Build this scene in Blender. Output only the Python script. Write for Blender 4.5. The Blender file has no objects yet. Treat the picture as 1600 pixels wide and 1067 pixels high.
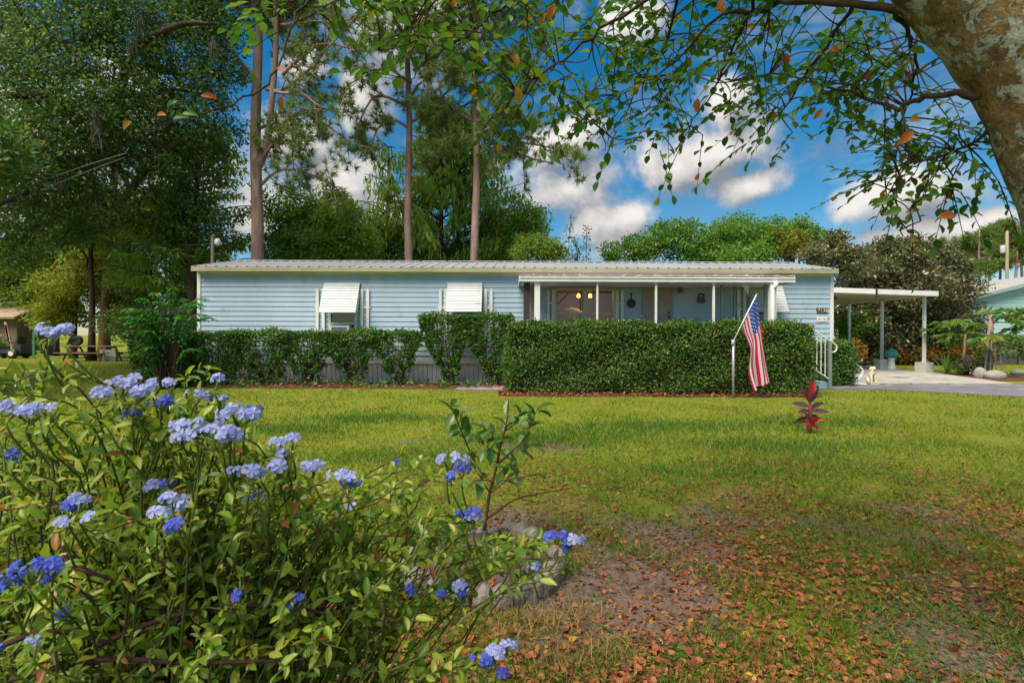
import bpy, math, numpy as np
from mathutils import Matrix, Vector
R = math.radians
rng = np.random.default_rng(7)
scn = bpy.context.scene
col = scn.collection

# ------------------------------------------------------------------ camera
EYE, F, HZ, ROLL = 1.4, 800.0, 525.0, 0.004
cd = bpy.data.cameras.new('camera')
cam = bpy.data.objects.new('camera', cd); col.objects.link(cam)
cd.sensor_width = 36.0; cd.lens = 18.0; cd.shift_y = -8.5/1600
cd.clip_start = 0.05; cd.clip_end = 2000
cd.dof.use_dof = True; cd.dof.focus_distance = 9.0; cd.dof.aperture_fstop = 11.0
cam.matrix_world = Matrix.Translation((0, 0, EYE)) @ Matrix.Rotation(R(90), 4, 'X') @ Matrix.Rotation(ROLL, 4, 'Z')
scn.camera = cam

def W(px, py, Y):
    """world point at depth Y on the sight line through a photograph pixel"""
    return np.array([(px-800)*Y/F, Y, EYE-((py-(px-800)*ROLL)-HZ)*Y/F])

# ------------------------------------------------------------------ sun, sky, exposure
SUN_EL, SUN_AZ = 57.0, -138.0          # azimuth from +Y towards +X
SKY_STRENGTH, SUN_STRENGTH, EXPOSURE = 0.085, 3.8, 1.02
sd = np.array([math.sin(R(SUN_AZ))*math.cos(R(SUN_EL)), math.cos(R(SUN_AZ))*math.cos(R(SUN_EL)), math.sin(R(SUN_EL))])
sl = bpy.data.lights.new('sun', 'SUN'); sl.energy = SUN_STRENGTH; sl.angle = R(48.0); sl.color = (1.0, 0.91, 0.72)
so = bpy.data.objects.new('sun', sl); col.objects.link(so)
so.rotation_euler = Vector(sd).to_track_quat('Z', 'Y').to_euler(); so.location = (-20, 10, 30)

world = bpy.data.worlds.new('World'); scn.world = world; world.use_nodes = True
wt = world.node_tree; wt.nodes.clear()
def N(t, typ, **kw):
    n = t.nodes.new(typ)
    for k, v in kw.items(): setattr(n, k, v)
    return n
def S(n, **kw):
    for k, v in kw.items():
        n.inputs[int(k[1:]) if k[0] == '_' and k[1:].isdigit() else k.replace('_', ' ')].default_value = v
    return n
def Mth(t, op, a, b=None, c=None, clamp=False):
    n = N(t, 'ShaderNodeMath', operation=op); n.use_clamp = clamp
    for i, v in enumerate((a, b, c)):
        if v is None: continue
        if isinstance(v, (int, float)): n.inputs[i].default_value = v
        else: t.links.new(v, n.inputs[i])
    return n.outputs[0]
def Vm(t, op, a, b=None):
    n = N(t, 'ShaderNodeVectorMath', operation=op)
    for i, v in enumerate((a, b)):
        if v is None: continue
        if isinstance(v, (tuple, list, np.ndarray)): n.inputs[i].default_value = tuple(float(q) for q in v)
        else: t.links.new(v, n.inputs[i])
    return n.outputs['Value'] if op in ('LENGTH', 'DOT_PRODUCT', 'DISTANCE') else n.outputs[0]
def Mix(t, f, a, b, mode='MIX'):
    n = N(t, 'ShaderNodeMix', data_type='RGBA', blend_type=mode)
    for s, v in ((n.inputs[0], f), (n.inputs[6], a), (n.inputs[7], b)):
        if isinstance(v, (int, float)): s.default_value = v
        elif isinstance(v, (tuple, list)): s.default_value = (*v[:3], 1)
        else: t.links.new(v, s)
    return n.outputs[2]
def Noise(t, vec, scale, detail=3, rough=0.5, dist=0.0):
    n = N(t, 'ShaderNodeTexNoise'); S(n, Scale=scale, Detail=detail, Roughness=rough, Distortion=dist)
    if vec is not None: t.links.new(vec, n.inputs['Vector'])
    return n.outputs['Fac']
def Rng(t, v, a, b, c=0.0, d=1.0, smooth=True):
    n = N(t, 'ShaderNodeMapRange', interpolation_type='SMOOTHSTEP' if smooth else 'LINEAR')
    t.links.new(v, n.inputs[0])
    for i, q in enumerate((a, b, c, d)): n.inputs[i+1].default_value = q
    return n.outputs[0]
def Ramp(t, v, stops, mode='LINEAR'):
    n = N(t, 'ShaderNodeValToRGB'); n.color_ramp.interpolation = mode
    e = n.color_ramp.elements
    while len(e) < len(stops): e.new(0.5)
    for q, (p, c) in zip(e, stops): q.position = p; q.color = (*c, 1)
    t.links.new(v, n.inputs[0]); return n.outputs[0]

BLOBS = [(1105,245,130,66),(1125,165,58,66),(1165,290,82,40),(1050,265,70,52),
         (895,215,62,50),(880,300,120,70),(940,350,110,58),(985,335,50,36),(850,235,50,60),(1000,390,70,25),
         (1330,325,100,62),(1440,300,125,60),(1400,370,170,40),(1500,350,90,34),(1275,385,70,25),(1560,340,70,26),
         (985,40,70,45),(640,60,150,90),(700,250,60,60),
         (470,215,80,60),(540,290,80,75),(560,150,55,90),(470,110,70,50),(390,330,150,90),(590,350,80,70),
         (100,250,220,240),(-250,150,260,200),(1900,200,260,140),(1760,-250,300,150)]
tc = N(wt, 'ShaderNodeTexCoord'); gen = Vm(wt, 'NORMALIZE', tc.outputs['Generated'])
def cloud_field(vec):
    fine = Noise(wt, vec, 8.0, 11, 0.62, 0.2)
    best = None
    for (px, py, rx, ry) in BLOBS:
        p = W(px, py, 1.0) - np.array([0, 0, EYE]); d = p/np.linalg.norm(p); k = 1/np.linalg.norm(p)
        sx, sz = F/(rx*k*1.02), F/(ry*k*1.0)
        l = Vm(wt, 'LENGTH', Vm(wt, 'MULTIPLY', Vm(wt, 'SUBTRACT', vec, d), (sx, sx, sz)))
        if best is None: best = l
        else:
            best = Mth(wt, 'SMOOTH_MIN', best, l, 0.3)
    sep = N(wt, 'ShaderNodeSeparateXYZ'); wt.links.new(vec, sep.inputs[0])
    low = Noise(wt, vec, 2.2, 3, 0.5)
    beyond = Mth(wt, 'MULTIPLY_ADD', low, 3.2, -1.75)                 # scattered clouds over the rest of the sky
    beyond = Mth(wt, 'SUBTRACT', beyond, Rng(wt, sep.outputs[1], 0.3, 0.6, 0.0, 3.0))
    f = Mth(wt, 'MAXIMUM', Mth(wt, 'SUBTRACT', 1.0, best), beyond)
    return Mth(wt, 'ADD', f, Mth(wt, 'MULTIPLY_ADD', fine, 2.1, -1.12)), fine
f1, fine1 = cloud_field(gen)
f2, _ = cloud_field(Vm(wt, 'ADD', gen, (-0.022, 0.0, 0.034)))
wisp = Mth(wt, 'MULTIPLY', Rng(wt, Noise(wt, Vm(wt, 'MULTIPLY', gen, (1, 1, 3.2)), 3.2, 8, 0.66, 0.8), 0.47, 0.78), 0.42)
dens = Mth(wt, 'MAXIMUM', Rng(wt, f1, 0.0, 0.62), wisp)
lit = Mth(wt, 'MULTIPLY_ADD', Mth(wt, 'SUBTRACT', f1, f2), 1.1, 0.42, clamp=True)
ccol = Mix(wt, lit, (1.6, 1.65, 1.8), (5.3, 5.15, 4.85))
sky = N(wt, 'ShaderNodeTexSky', sky_type='NISHITA'); sky.sun_disc = False
sky.sun_elevation = R(SUN_EL); sky.sun_rotation = R(SUN_AZ); sky.air_density = 1.0; sky.dust_density = 0.3; sky.ozone_density = 3.0
hs = N(wt, 'ShaderNodeHueSaturation'); S(hs, Hue=0.488, Saturation=1.42, Value=0.72); wt.links.new(sky.outputs[0], hs.inputs['Color'])
bg = N(wt, 'ShaderNodeBackground'); bg.inputs[1].default_value = SKY_STRENGTH
wt.links.new(Mix(wt, dens, hs.outputs[0], ccol), bg.inputs[0])
wo = N(wt, 'ShaderNodeOutputWorld'); wt.links.new(bg.outputs[0], wo.inputs[0])
world.cycles.sampling_method = 'MANUAL'; world.cycles.sample_map_resolution = 512

scn.view_settings.view_transform = 'Standard'; scn.view_settings.look = 'None'
scn.view_settings.exposure = EXPOSURE; scn.view_settings.gamma = 1.0; scn.view_settings.use_curve_mapping = False
scn.render.engine = 'CYCLES'
cy = scn.cycles
cy.use_denoising = True; cy.max_bounces = 8; cy.diffuse_bounces = 5; cy.glossy_bounces = 2; cy.transmission_bounces = 6
cy.transparent_max_bounces = 6; cy.sample_clamp_indirect = 6.0; cy.caustics_reflective = False; cy.caustics_refractive = False

# ------------------------------------------------------------------ mesh helpers
class MB:
    def __init__(s): s.V = []; s.F = []; s.M = []; s.n = 0
    def add(s, V, F, mi=0):
        V = np.asarray(V, float).reshape(-1, 3)
        if not isinstance(F, list) or (F and not isinstance(F[0], np.ndarray)): F = [np.asarray(F)]
        for f in F: s.F.append(f + s.n); s.M.append(mi)
        s.V.append(V); s.n += len(V); return s
    def box(s, x0, x1, y0, y1, z0, z1, mi=0):
        V = [(x, y, z) for z in (z0, z1) for y in (y0, y1) for x in (x0, x1)]
        return s.add(V, [[0,2,3,1],[4,5,7,6],[0,1,5,4],[2,6,7,3],[0,4,6,2],[1,3,7,5]], mi)
    def prism(s, poly, axis, a0, a1, mi=0):
        """polygon in the two other axes, extruded along axis"""
        P = np.asarray(poly, float); n = len(P); o = [i for i in range(3) if i != axis]
        V = np.zeros((2*n, 3)); V[:n, o[0]] = P[:, 0]; V[:n, o[1]] = P[:, 1]; V[n:] = V[:n]
        V[:n, axis] = a0; V[n:, axis] = a1
        i = np.arange(n); j = (i+1) % n
        return s.add(V, [np.stack([i, j, j+n, i+n], 1), i[None, ::-1], (i+n)[None, :]], mi)
    def tube(s, pts, rad, n=8, mi=0):
        P = np.asarray(pts, float); m = len(P); rad = np.broadcast_to(np.asarray(rad, float), (m,))
        T = np.gradient(P, axis=0); T /= np.linalg.norm(T, axis=1, keepdims=True)+1e-9
        ref = np.array([0.31, 0.17, 0.93]) if abs(T[0, 2]) < 0.9 else np.array([0.95, 0.2, 0.1])
        A = np.cross(T, ref); A /= np.linalg.norm(A, axis=1, keepdims=True)+1e-9
        B = np.cross(T, A); a = np.arange(n)/n*2*np.pi
        V = (P[:, None] + rad[:, None, None]*(A[:, None]*np.cos(a)[None, :, None] + B[:, None]*np.sin(a)[None, :, None])).reshape(-1, 3)
        i = (np.arange(m-1)[:, None]*n + np.arange(n)[None]); j = (np.arange(m-1)[:, None]*n + (np.arange(n)+1)[None] % n)
        Q = np.stack([i, j, j+n, i+n], -1).reshape(-1, 4)
        Fs = [Q]
        if n > 3: Fs += [np.arange(n)[None, ::-1], (np.arange(n)+(m-1)*n)[None, :]]
        return s.add(V, Fs, mi)
    def lathe(s, prof, c=(0, 0, 0), n=16, mi=0):
        P = np.asarray(prof, float); m = len(P); a = np.arange(n)/n*2*np.pi
        V = np.stack([P[:, 0, None]*np.cos(a), P[:, 0, None]*np.sin(a), np.repeat(P[:, 1, None], n, 1)], -1).reshape(-1, 3)+np.asarray(c)
        i = (np.arange(m-1)[:, None]*n + np.arange(n)[None]); j = (np.arange(m-1)[:, None]*n + (np.arange(n)+1)[None] % n)
        return s.add(V, [np.stack([i, j, j+n, i+n], -1).reshape(-1, 4), np.arange(n)[None, ::-1], (np.arange(n)+(m-1)*n)[None, :]], mi)
    def ball(s, c, r, n=12, m=8, mi=0):
        r = np.broadcast_to(np.asarray(r, float), (3,))
        t = np.linspace(0.06, math.pi-0.06, m); a = np.arange(n)/n*2*np.pi
        V = np.stack([np.sin(t)[:, None]*np.cos(a), np.sin(t)[:, None]*np.sin(a), np.repeat(np.cos(t)[:, None], n, 1)], -1).reshape(-1, 3)*r+np.asarray(c)
        i = (np.arange(m-1)[:, None]*n + np.arange(n)[None]); j = (np.arange(m-1)[:, None]*n + (np.arange(n)+1)[None] % n)
        return s.add(V, [np.stack([i, i+n, j+n, j], -1).reshape(-1, 4), np.arange(n)[None], (np.arange(n)+(m-1)*n)[None, ::-1]], mi)
    def mesh(s, name, mats, smooth=False):
        me = bpy.data.meshes.new(name)
        V = np.concatenate(s.V).astype(np.float32)
        me.vertices.add(len(V)); me.vertices.foreach_set('co', V.ravel())
        L = np.concatenate([f.ravel() for f in s.F]).astype(np.int32)
        tot = np.concatenate([np.full(len(f), f.shape[1]) for f in s.F]).astype(np.int32)
        me.loops.add(len(L)); me.loops.foreach_set('vertex_index', L)
        me.polygons.add(len(tot)); me.polygons.foreach_set('loop_start', np.concatenate([[0], np.cumsum(tot)[:-1]]).astype(np.int32))
        mats = mats if isinstance(mats, (list, tuple)) else [mats]
        for m in mats: me.materials.append(m)
        if len(mats) > 1:
            me.polygons.foreach_set('material_index', np.concatenate([np.full(len(f), i) for f, i in zip(s.F, s.M)]).astype(np.int32))
        me.polygons.foreach_set('use_smooth', np.full(len(tot), bool(smooth)))
        me.update(calc_edges=True); me.validate()
        return me
    def build(s, name, mats, parent=None, smooth=False, kind=None, loc=None):
        o = bpy.data.objects.new(name, s.mesh(name, mats, smooth)); col.objects.link(o)
        if parent is not None: o.parent = parent
        if loc is not None: o.location = loc
        if kind: o['kind'] = kind
        return o
def tag(o, label, cat, group=None):
    o['label'] = label; o['category'] = cat
    if group: o['group'] = group
    return o
def thing(name, label, cat, group=None, loc=(0, 0, 0), rz=0):
    o = bpy.data.objects.new(name, None); o.empty_display_size = 0.1; col.objects.link(o)
    o.location = [float(v) for v in loc]; o.rotation_euler = (0, 0, rz)
    return tag(o, label, cat, group)
def share(name, me, parent, loc=None, rot=None, scale=None, mat4=None):
    o = bpy.data.objects.new(name, me); col.objects.link(o); o.parent = parent
    if mat4 is not None: o.matrix_local = mat4
    else:
        if loc is not None: o.location = [float(v) for v in loc]
        if rot is not None: o.rotation_euler = rot
        if scale is not None: o.scale = scale
    return o
def unit(v): return v/(np.linalg.norm(v, axis=-1, keepdims=True)+1e-9)
def rdir(n, z=0.0): 
    v = rng.normal(size=(n, 3)); v[:, 2] += z; return unit(v)

# leaf shapes: columns are along, across, up
DIAMOND = (np.array([(0,0,0),(.45,.5,.10),(1,0,0),(.45,-.5,.10)]), [np.array([[0,1,2,3]])])
BLADE = (np.array([(0,.5,0),(0,-.5,0),(1,0,0)]), [np.array([[0,1,2]])])
STRIP = (np.array([(0,.4,0),(0,-.4,0),(.55,.5,.0),(.55,-.5,.0),(1,0,-.10)]), [np.array([[0,1,3,2]]), np.array([[2,3,4]])])
LEAF = (np.array([(0,0,0),(.22,.34,.08),(.55,.48,.12),(.82,.30,.04),(1,0,-.10),(.82,-.30,.04),(.55,-.48,.12),(.22,-.34,.08),(.35,0,0),(.7,0,-.02)]),
        [np.array([[0,8,1,1],[0,7,8,8]])[:, :3], np.array([[1,8,9,2],[7,6,9,8]]), np.array([[2,9,3],[9,6,5]]), np.array([[9,4,3],[9,5,4]])])
def inst(mb, shape, P, D, U, L, Wd, mi=0):
    """many copies of a leaf shape: position, direction, upward hint, length, width"""
    cv, cf = shape; n = len(P)
    D = unit(D); Sd = unit(np.cross(D, U)); U2 = np.cross(Sd, D)
    L = np.broadcast_to(np.asarray(L, float), (n,)); Wd = np.broadcast_to(np.asarray(Wd, float), (n,))
    V = (P[:, None] + D[:, None]*(cv[None, :, 0:1]*L[:, None, None]) + Sd[:, None]*(cv[None, :, 1:2]*Wd[:, None, None]) + U2[:, None]*(cv[None, :, 2:3]*L[:, None, None]))
    off = (np.arange(n)*len(cv))[:, None, None]
    mb.add(V.reshape(-1, 3), [(f[None]+off).reshape(-1, f.shape[1]) for f in cf], mi)
def bez(p0, p1, p2, n=8):
    t = np.linspace(0, 1, n)[:, None]; p0, p1, p2 = map(np.asarray, (p0, p1, p2))
    return (1-t)**2*p0 + 2*t*(1-t)*p1 + t*t*p2
def wob(P, a):
    Q = np.array(P, float); k = rng.normal(0, a, Q.shape); k[0] = 0; k[-1] = 0; return Q+k
def poly(pts, n=16):
    """smooth path through points"""
    P = np.asarray(pts, float); t = np.linspace(0, len(P)-1, n); i = np.minimum(t.astype(int), len(P)-2); f = (t-i)[:, None]
    p0 = P[np.maximum(i-1, 0)]; p1 = P[i]; p2 = P[i+1]; p3 = P[np.minimum(i+2, len(P)-1)]
    return 0.5*((2*p1)+(-p0+p2)*f+(2*p0-5*p1+4*p2-p3)*f**2+(-p0+3*p1-3*p2+p3)*f**3)

# ------------------------------------------------------------------ materials
def new_mat(name):
    m = bpy.data.materials.new(name); m.use_nodes = True; t = m.node_tree
    b = t.nodes['Principled BSDF']; return m, t, b
def objco(t): return N(t, 'ShaderNodeTexCoord').outputs['Object']
def geopos(t): return N(t, 'ShaderNodeNewGeometry').outputs['Position']
def surf(name, c1, c2=None, scale=6, rough=0.6, bump=0.0, bscale=None, stretch=(1,1,1), metal=0.0, spots=None, coords='pos', spec=0.4):
    m, t, b = new_mat(name)
    co = geopos(t) if coords == 'pos' else objco(t)
    v = Vm(t, 'MULTIPLY', co, stretch)
    c2 = c2 or tuple(min(1, q*0.78) for q in c1)
    n1 = Noise(t, v, scale, 6, 0.62); n2 = Noise(t, v, scale*0.23, 3, 0.5)
    f = Mth(t, 'MULTIPLY_ADD', n2, 0.6, Mth(t, 'MULTIPLY', n1, 0.6)); f = Rng(t, f, 0.38, 0.82)
    c = Mix(t, f, c1, c2)
    if spots: c = Mix(t, Rng(t, Noise(t, v, spots[1], 5, 0.6), spots[2], spots[2]+0.06), c, spots[0])
    t.links.new(c, b.inputs['Base Color'])
    S(b, Roughness=rough, Metallic=metal); b.inputs['Specular IOR Level'].default_value = spec
    t.links.new(Rng(t, n1, 0.3, 0.7, rough*0.85, min(1, rough*1.15)), b.inputs['Roughness'])
    if bump:
        bn = N(t, 'ShaderNodeBump'); S(bn, Strength=bump, Distance=0.02); t.links.new(Noise(t, v, bscale or scale*3, 6, 0.65), bn.inputs['Height'])
        t.links.new(bn.outputs[0], b.inputs['Normal'])
    return m
GAIN = dict(oak_leaf=1.55, cypress_leaf=1.85, mid_green_leaf=1.5, light_green_leaf=1.25, yellow_green_leaf=1.25, pine_needle=1.7, hedge_leaf=1.4, box_hedge_leaf=1.35, bough_leaf=1.45, large_bough_leaf=1.4, plumbago_leaf=1.42, bronze_leaf=1.55, bright_green_leaf=1.25, papaya_leaf=1.25, grass_blade=1.18, citrus_leaf=1.45)
def leafmat(name, stops, transl=0.35, rough=0.45, patch=None, spec=0.35, veins=False):
    """one colour per leaf, drawn from the stops; part of the light passes through"""
    m, t, b = new_mat(name)
    g = N(t, 'ShaderNodeNewGeometry'); oi = N(t, 'ShaderNodeObjectInfo')
    r = Mth(t, 'FRACT', Mth(t, 'ADD', g.outputs['Random Per Island'], oi.outputs['Random']))
    gn = GAIN.get(name, 1.0); stops = [(q, tuple(v*gn for v in k)) for q, k in stops]; c = Ramp(t, r, stops)
    if patch: c = Mix(t, Rng(t, Noise(t, g.outputs['Position'], patch[1], 3, 0.5), 0.45, 0.65), c, Ramp(t, r, patch[0]))
    c = Mix(t, Mth(t, 'MULTIPLY', Noise(t, g.outputs['Position'], 60, 2), 0.2), c, (0.02, 0.03, 0.008))
    t.links.new(c, b.inputs['Base Color']); S(b, Roughness=rough); b.inputs['Specular IOR Level'].default_value = spec
    tr = N(t, 'ShaderNodeBsdfTranslucent'); t.links.new(Mix(t, 1.0, c, (1.25, 1.3, 0.75), 'MULTIPLY'), tr.inputs[0])
    mx = N(t, 'ShaderNodeMixShader'); mx.inputs[0].default_value = transl
    t.links.new(b.outputs[0], mx.inputs[1]); t.links.new(tr.outputs[0], mx.inputs[2])
    t.links.new(mx.outputs[0], t.nodes['Material Output'].inputs['Surface']); return m
def bark(name, c1, c2, scale=7, stretch=(1,1,.22), bump=0.9, spots=None):
    return surf(name, c1, c2, scale, 0.9, bump, scale*2.2, stretch, spots=spots, spec=0.15)
# ------------------------------------------------------------------ ground
def gz(x, y):
    x = np.asarray(x, float); y = np.asarray(y, float); w = np.exp(-(y/9.0)**2)
    return w*(0.018*np.sin(x*2.1+y*1.3)+0.014*np.sin(x*4.7-y*3.9+1)+0.010*np.sin(9.1*x+1.7*y)*np.sin(7.3*y-2*x)) - 0.03*w
def soil_mask(x, y):
    """1 where the lawn is worn to sandy soil, 0 in good grass"""
    n = 0.5*np.sin(x*1.7+.6)*np.cos(y*1.9-.4)+0.35*np.sin(x*3.9-y*2.7)+0.22*np.sin(7.3*x+5.1*y)
    base = np.clip((5.6-y)/1.8, 0, 1)*np.clip((x+1.3)/1.2, 0, 1)
    pit = np.exp(-((x-.55)/.42)**2-((y-2.75)/.30)**2)*1.15 + np.exp(-((x-2.3)/.35)**2-((y-3.9)/.25)**2)*.5 + .5*np.exp(-((x-.4)/.8)**2-((y-6.6)/.35)**2)+.35*np.exp(-((x+1.4)/.7)**2-((y-6.9)/.3)**2)
    return np.clip(base*(0.32+0.48*n)+pit, 0, 1)
def ground_mat():
    m, t, b = new_mat('lawn_ground')
    p = geopos(t); sx = N(t, 'ShaderNodeSeparateXYZ'); t.links.new(p, sx.inputs[0])
    at = N(t, 'ShaderNodeAttribute', attribute_name='soil')
    n1 = Noise(t, p, 1.3, 5, .6); n2 = Noise(t, p, 14, 5, .65); n3 = Noise(t, p, 70, 4, .7)
    green = Mix(t, Rng(t, n2, .35, .65), (.12,.165,.014), (.20,.215,.022))
    green = Mix(t, Rng(t, n1, .52, .70), green, (.24,.19,.035))
    soil = Mix(t, Rng(t, n3, .35, .65), (.15,.10,.08), (.25,.185,.145))
    soil = Mix(t, Rng(t, n2, .45, .62), soil, (.13,.085,.065))
    mk = Rng(t, Mth(t, 'ADD', at.outputs['Fac'], Mth(t, 'MULTIPLY_ADD', n2, .9, -.45)), .18, .5)
    c = Mix(t, mk, green, soil); t.links.new(c, b.inputs['Base Color']); S(b, Roughness=.95); b.inputs['Specular IOR Level'].default_value = .1
    bn = N(t, 'ShaderNodeBump'); S(bn, Strength=.9, Distance=.03); t.links.new(Mth(t, 'ADD', n2, Mth(t, 'MULTIPLY', n3, .6)), bn.inputs['Height']); t.links.new(bn.outputs[0], b.inputs['Normal'])
    return m
def make_ground():
    xs = np.concatenate([-np.geomspace(600, 6, 26), np.linspace(-5.9, 5.9, 180), np.geomspace(6, 600, 26)])
    ys = np.concatenate([[-300, -60, -15, -5, -1], np.linspace(0, 9, 150), np.geomspace(9.3, 900, 40)])
    X, Y = np.meshgrid(xs, ys); Z = gz(X, Y) - 0.004
    V = np.stack([X, Y, Z], -1).reshape(-1, 3); nx = len(xs)
    i = (np.arange(len(ys)-1)[:, None]*nx + np.arange(nx-1)[None]).ravel()
    o = MB().add(V, [np.stack([i, i+1, i+nx+1, i+nx], 1)]).build('ground', ground_mat(), smooth=True, kind='structure')
    a = o.data.attributes.new('soil', 'FLOAT', 'POINT'); a.data.foreach_set('value', soil_mask(X, Y).ravel().astype(np.float32))
make_ground()

MULCH = surf('mulch', (.16,.05,.03), (.055,.022,.016), 22, .95, 1.0, 60, spots=((.28,.10,.05), 30, .60))
CONC = surf('concrete_slab', (.42,.39,.34), (.28,.255,.23), 3.5, .9, .4, 40, spots=((.17,.155,.145), 1.1, .57))
ASPH = surf('driveway_paving', (.20,.18,.20), (.12,.11,.13), 3, .92, .5, 60, spots=((.33,.29,.29), 1.1, .60))
def sheet(name, pts, z, m, kind='structure', thick=0.03):
    P = np.array(pts, float)
    o = MB().prism(P, 2, z-thick, z, 0).build(name, m, kind=kind); return o
def edge_pts(x0, x1, y, amp, n=40):
    x = np.linspace(x0, x1, n); return np.stack([x, y+rng.normal(0, amp, n)], 1)
sheet('mulch_bed', [*edge_pts(-10.6, -.4, 13.55, .05), (-.3, 12.0), *edge_pts(-.2, 7.3, 11.95, .05), (7.4, 15.3), (-10.6, 15.3)], .012, MULCH)
sheet('mulch_bed', [(9.2,14.6), *edge_pts(9.6, 11.2, 15.15, .05, 8), (11.4,17.6), (9.6,17.8)], .014, MULCH)
sheet('path', [(-1.5,13.25), (-.25,13.2), (-.2,14.1), (-1.4,14.1)], .018, surf('purple_pavers', (.30,.22,.30), (.2,.14,.2), 9, .9, .4))
sheet('driveway', [*edge_pts(8.3, 10, 13.75, .02, 8), (12.0,12.35), *edge_pts(13, 40, 11.6, .03, 20), (40,15.4), (15.5,15.5), (9.3,14.95), (8.3,14.6)], .016, ASPH)
slab = sheet('carport_slab', [(9.6,15.0), (11.2,15.35), (15.2,15.5), (16.3,19.2), (16.9,20.2), (16.9,25.8), (9.6,25.8), (9.6,17.5)], .03, CONC)

# ------------------------------------------------------------------ house
HY = 15.1                                # front wall
def HX(px, Y=HY): return (px-800)*Y/F
def HZp(px, py, Y=HY): return float(W(px, py, Y)[2])
SIDING = surf('blue_siding', (.395,.50,.60), (.325,.425,.525), 3.0, .45, .08, 60, (1,1,.45), spots=((.33,.39,.42), 2.6, .62))
WHITE = surf('white_trim_paint', (.74,.74,.73), (.60,.60,.58), 2.5, .45, .08, 40, spots=((.48,.46,.42), 3.5, .66))
ROOF = surf('galvanised_roof_metal', (.33,.335,.355), (.25,.255,.27), 1.6, .5, .05, 30, metal=.08, spots=((.26,.245,.23), 2.6, .6))
FASCIA = surf('tan_fascia_paint', (.36,.335,.22), (.26,.24,.15), 3, .6, .1)
SKIRT = surf('skirting_vinyl', (.68,.68,.70), (.52,.51,.52), 1.5, .5, .08, 30, (1,1,.2), spots=((.35,.33,.3), 2.5, .63))
DARKW = surf('dark_stained_board', (.055,.03,.035), (.035,.02,.025), 6, .6, .3, 40, (1,1,.1))
DOORM = surf('taupe_door_paint', (.36,.30,.28), (.30,.25,.235), 3, .45, .05)
ROOMM = surf('warm_wood_panelling', (.28,.12,.05), (.16,.07,.03), 3, .5, .2, 20, (6,6,.3))
BLACK = surf('black_iron', (.02,.02,.022), (.035,.03,.03), 8, .5, .2)
def glass():
    m, t, b = new_mat('window_glass')
    gl = N(t, 'ShaderNodeBsdfGlossy'); S(gl, Roughness=.02); tr = N(t, 'ShaderNodeBsdfTransparent'); tr.inputs[0].default_value = (.80,.84,.84,1)
    fr = N(t, 'ShaderNodeFresnel'); S(fr, IOR=1.5); mx = N(t, 'ShaderNodeMixShader')
    t.links.new(Mth(t, 'MULTIPLY', fr.outputs[0], 1.3, clamp=True), mx.inputs[0]); t.links.new(tr.outputs[0], mx.inputs[1]); t.links.new(gl.outputs[0], mx.inputs[2])
    t.links.new(mx.outputs[0], t.nodes['Material Output'].inputs['Surface']); return m
GLASS = glass()
DGLASS = surf('dark_window_glass', (.035,.045,.045), (.05,.06,.06), 2, .05, spec=.6)

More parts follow.
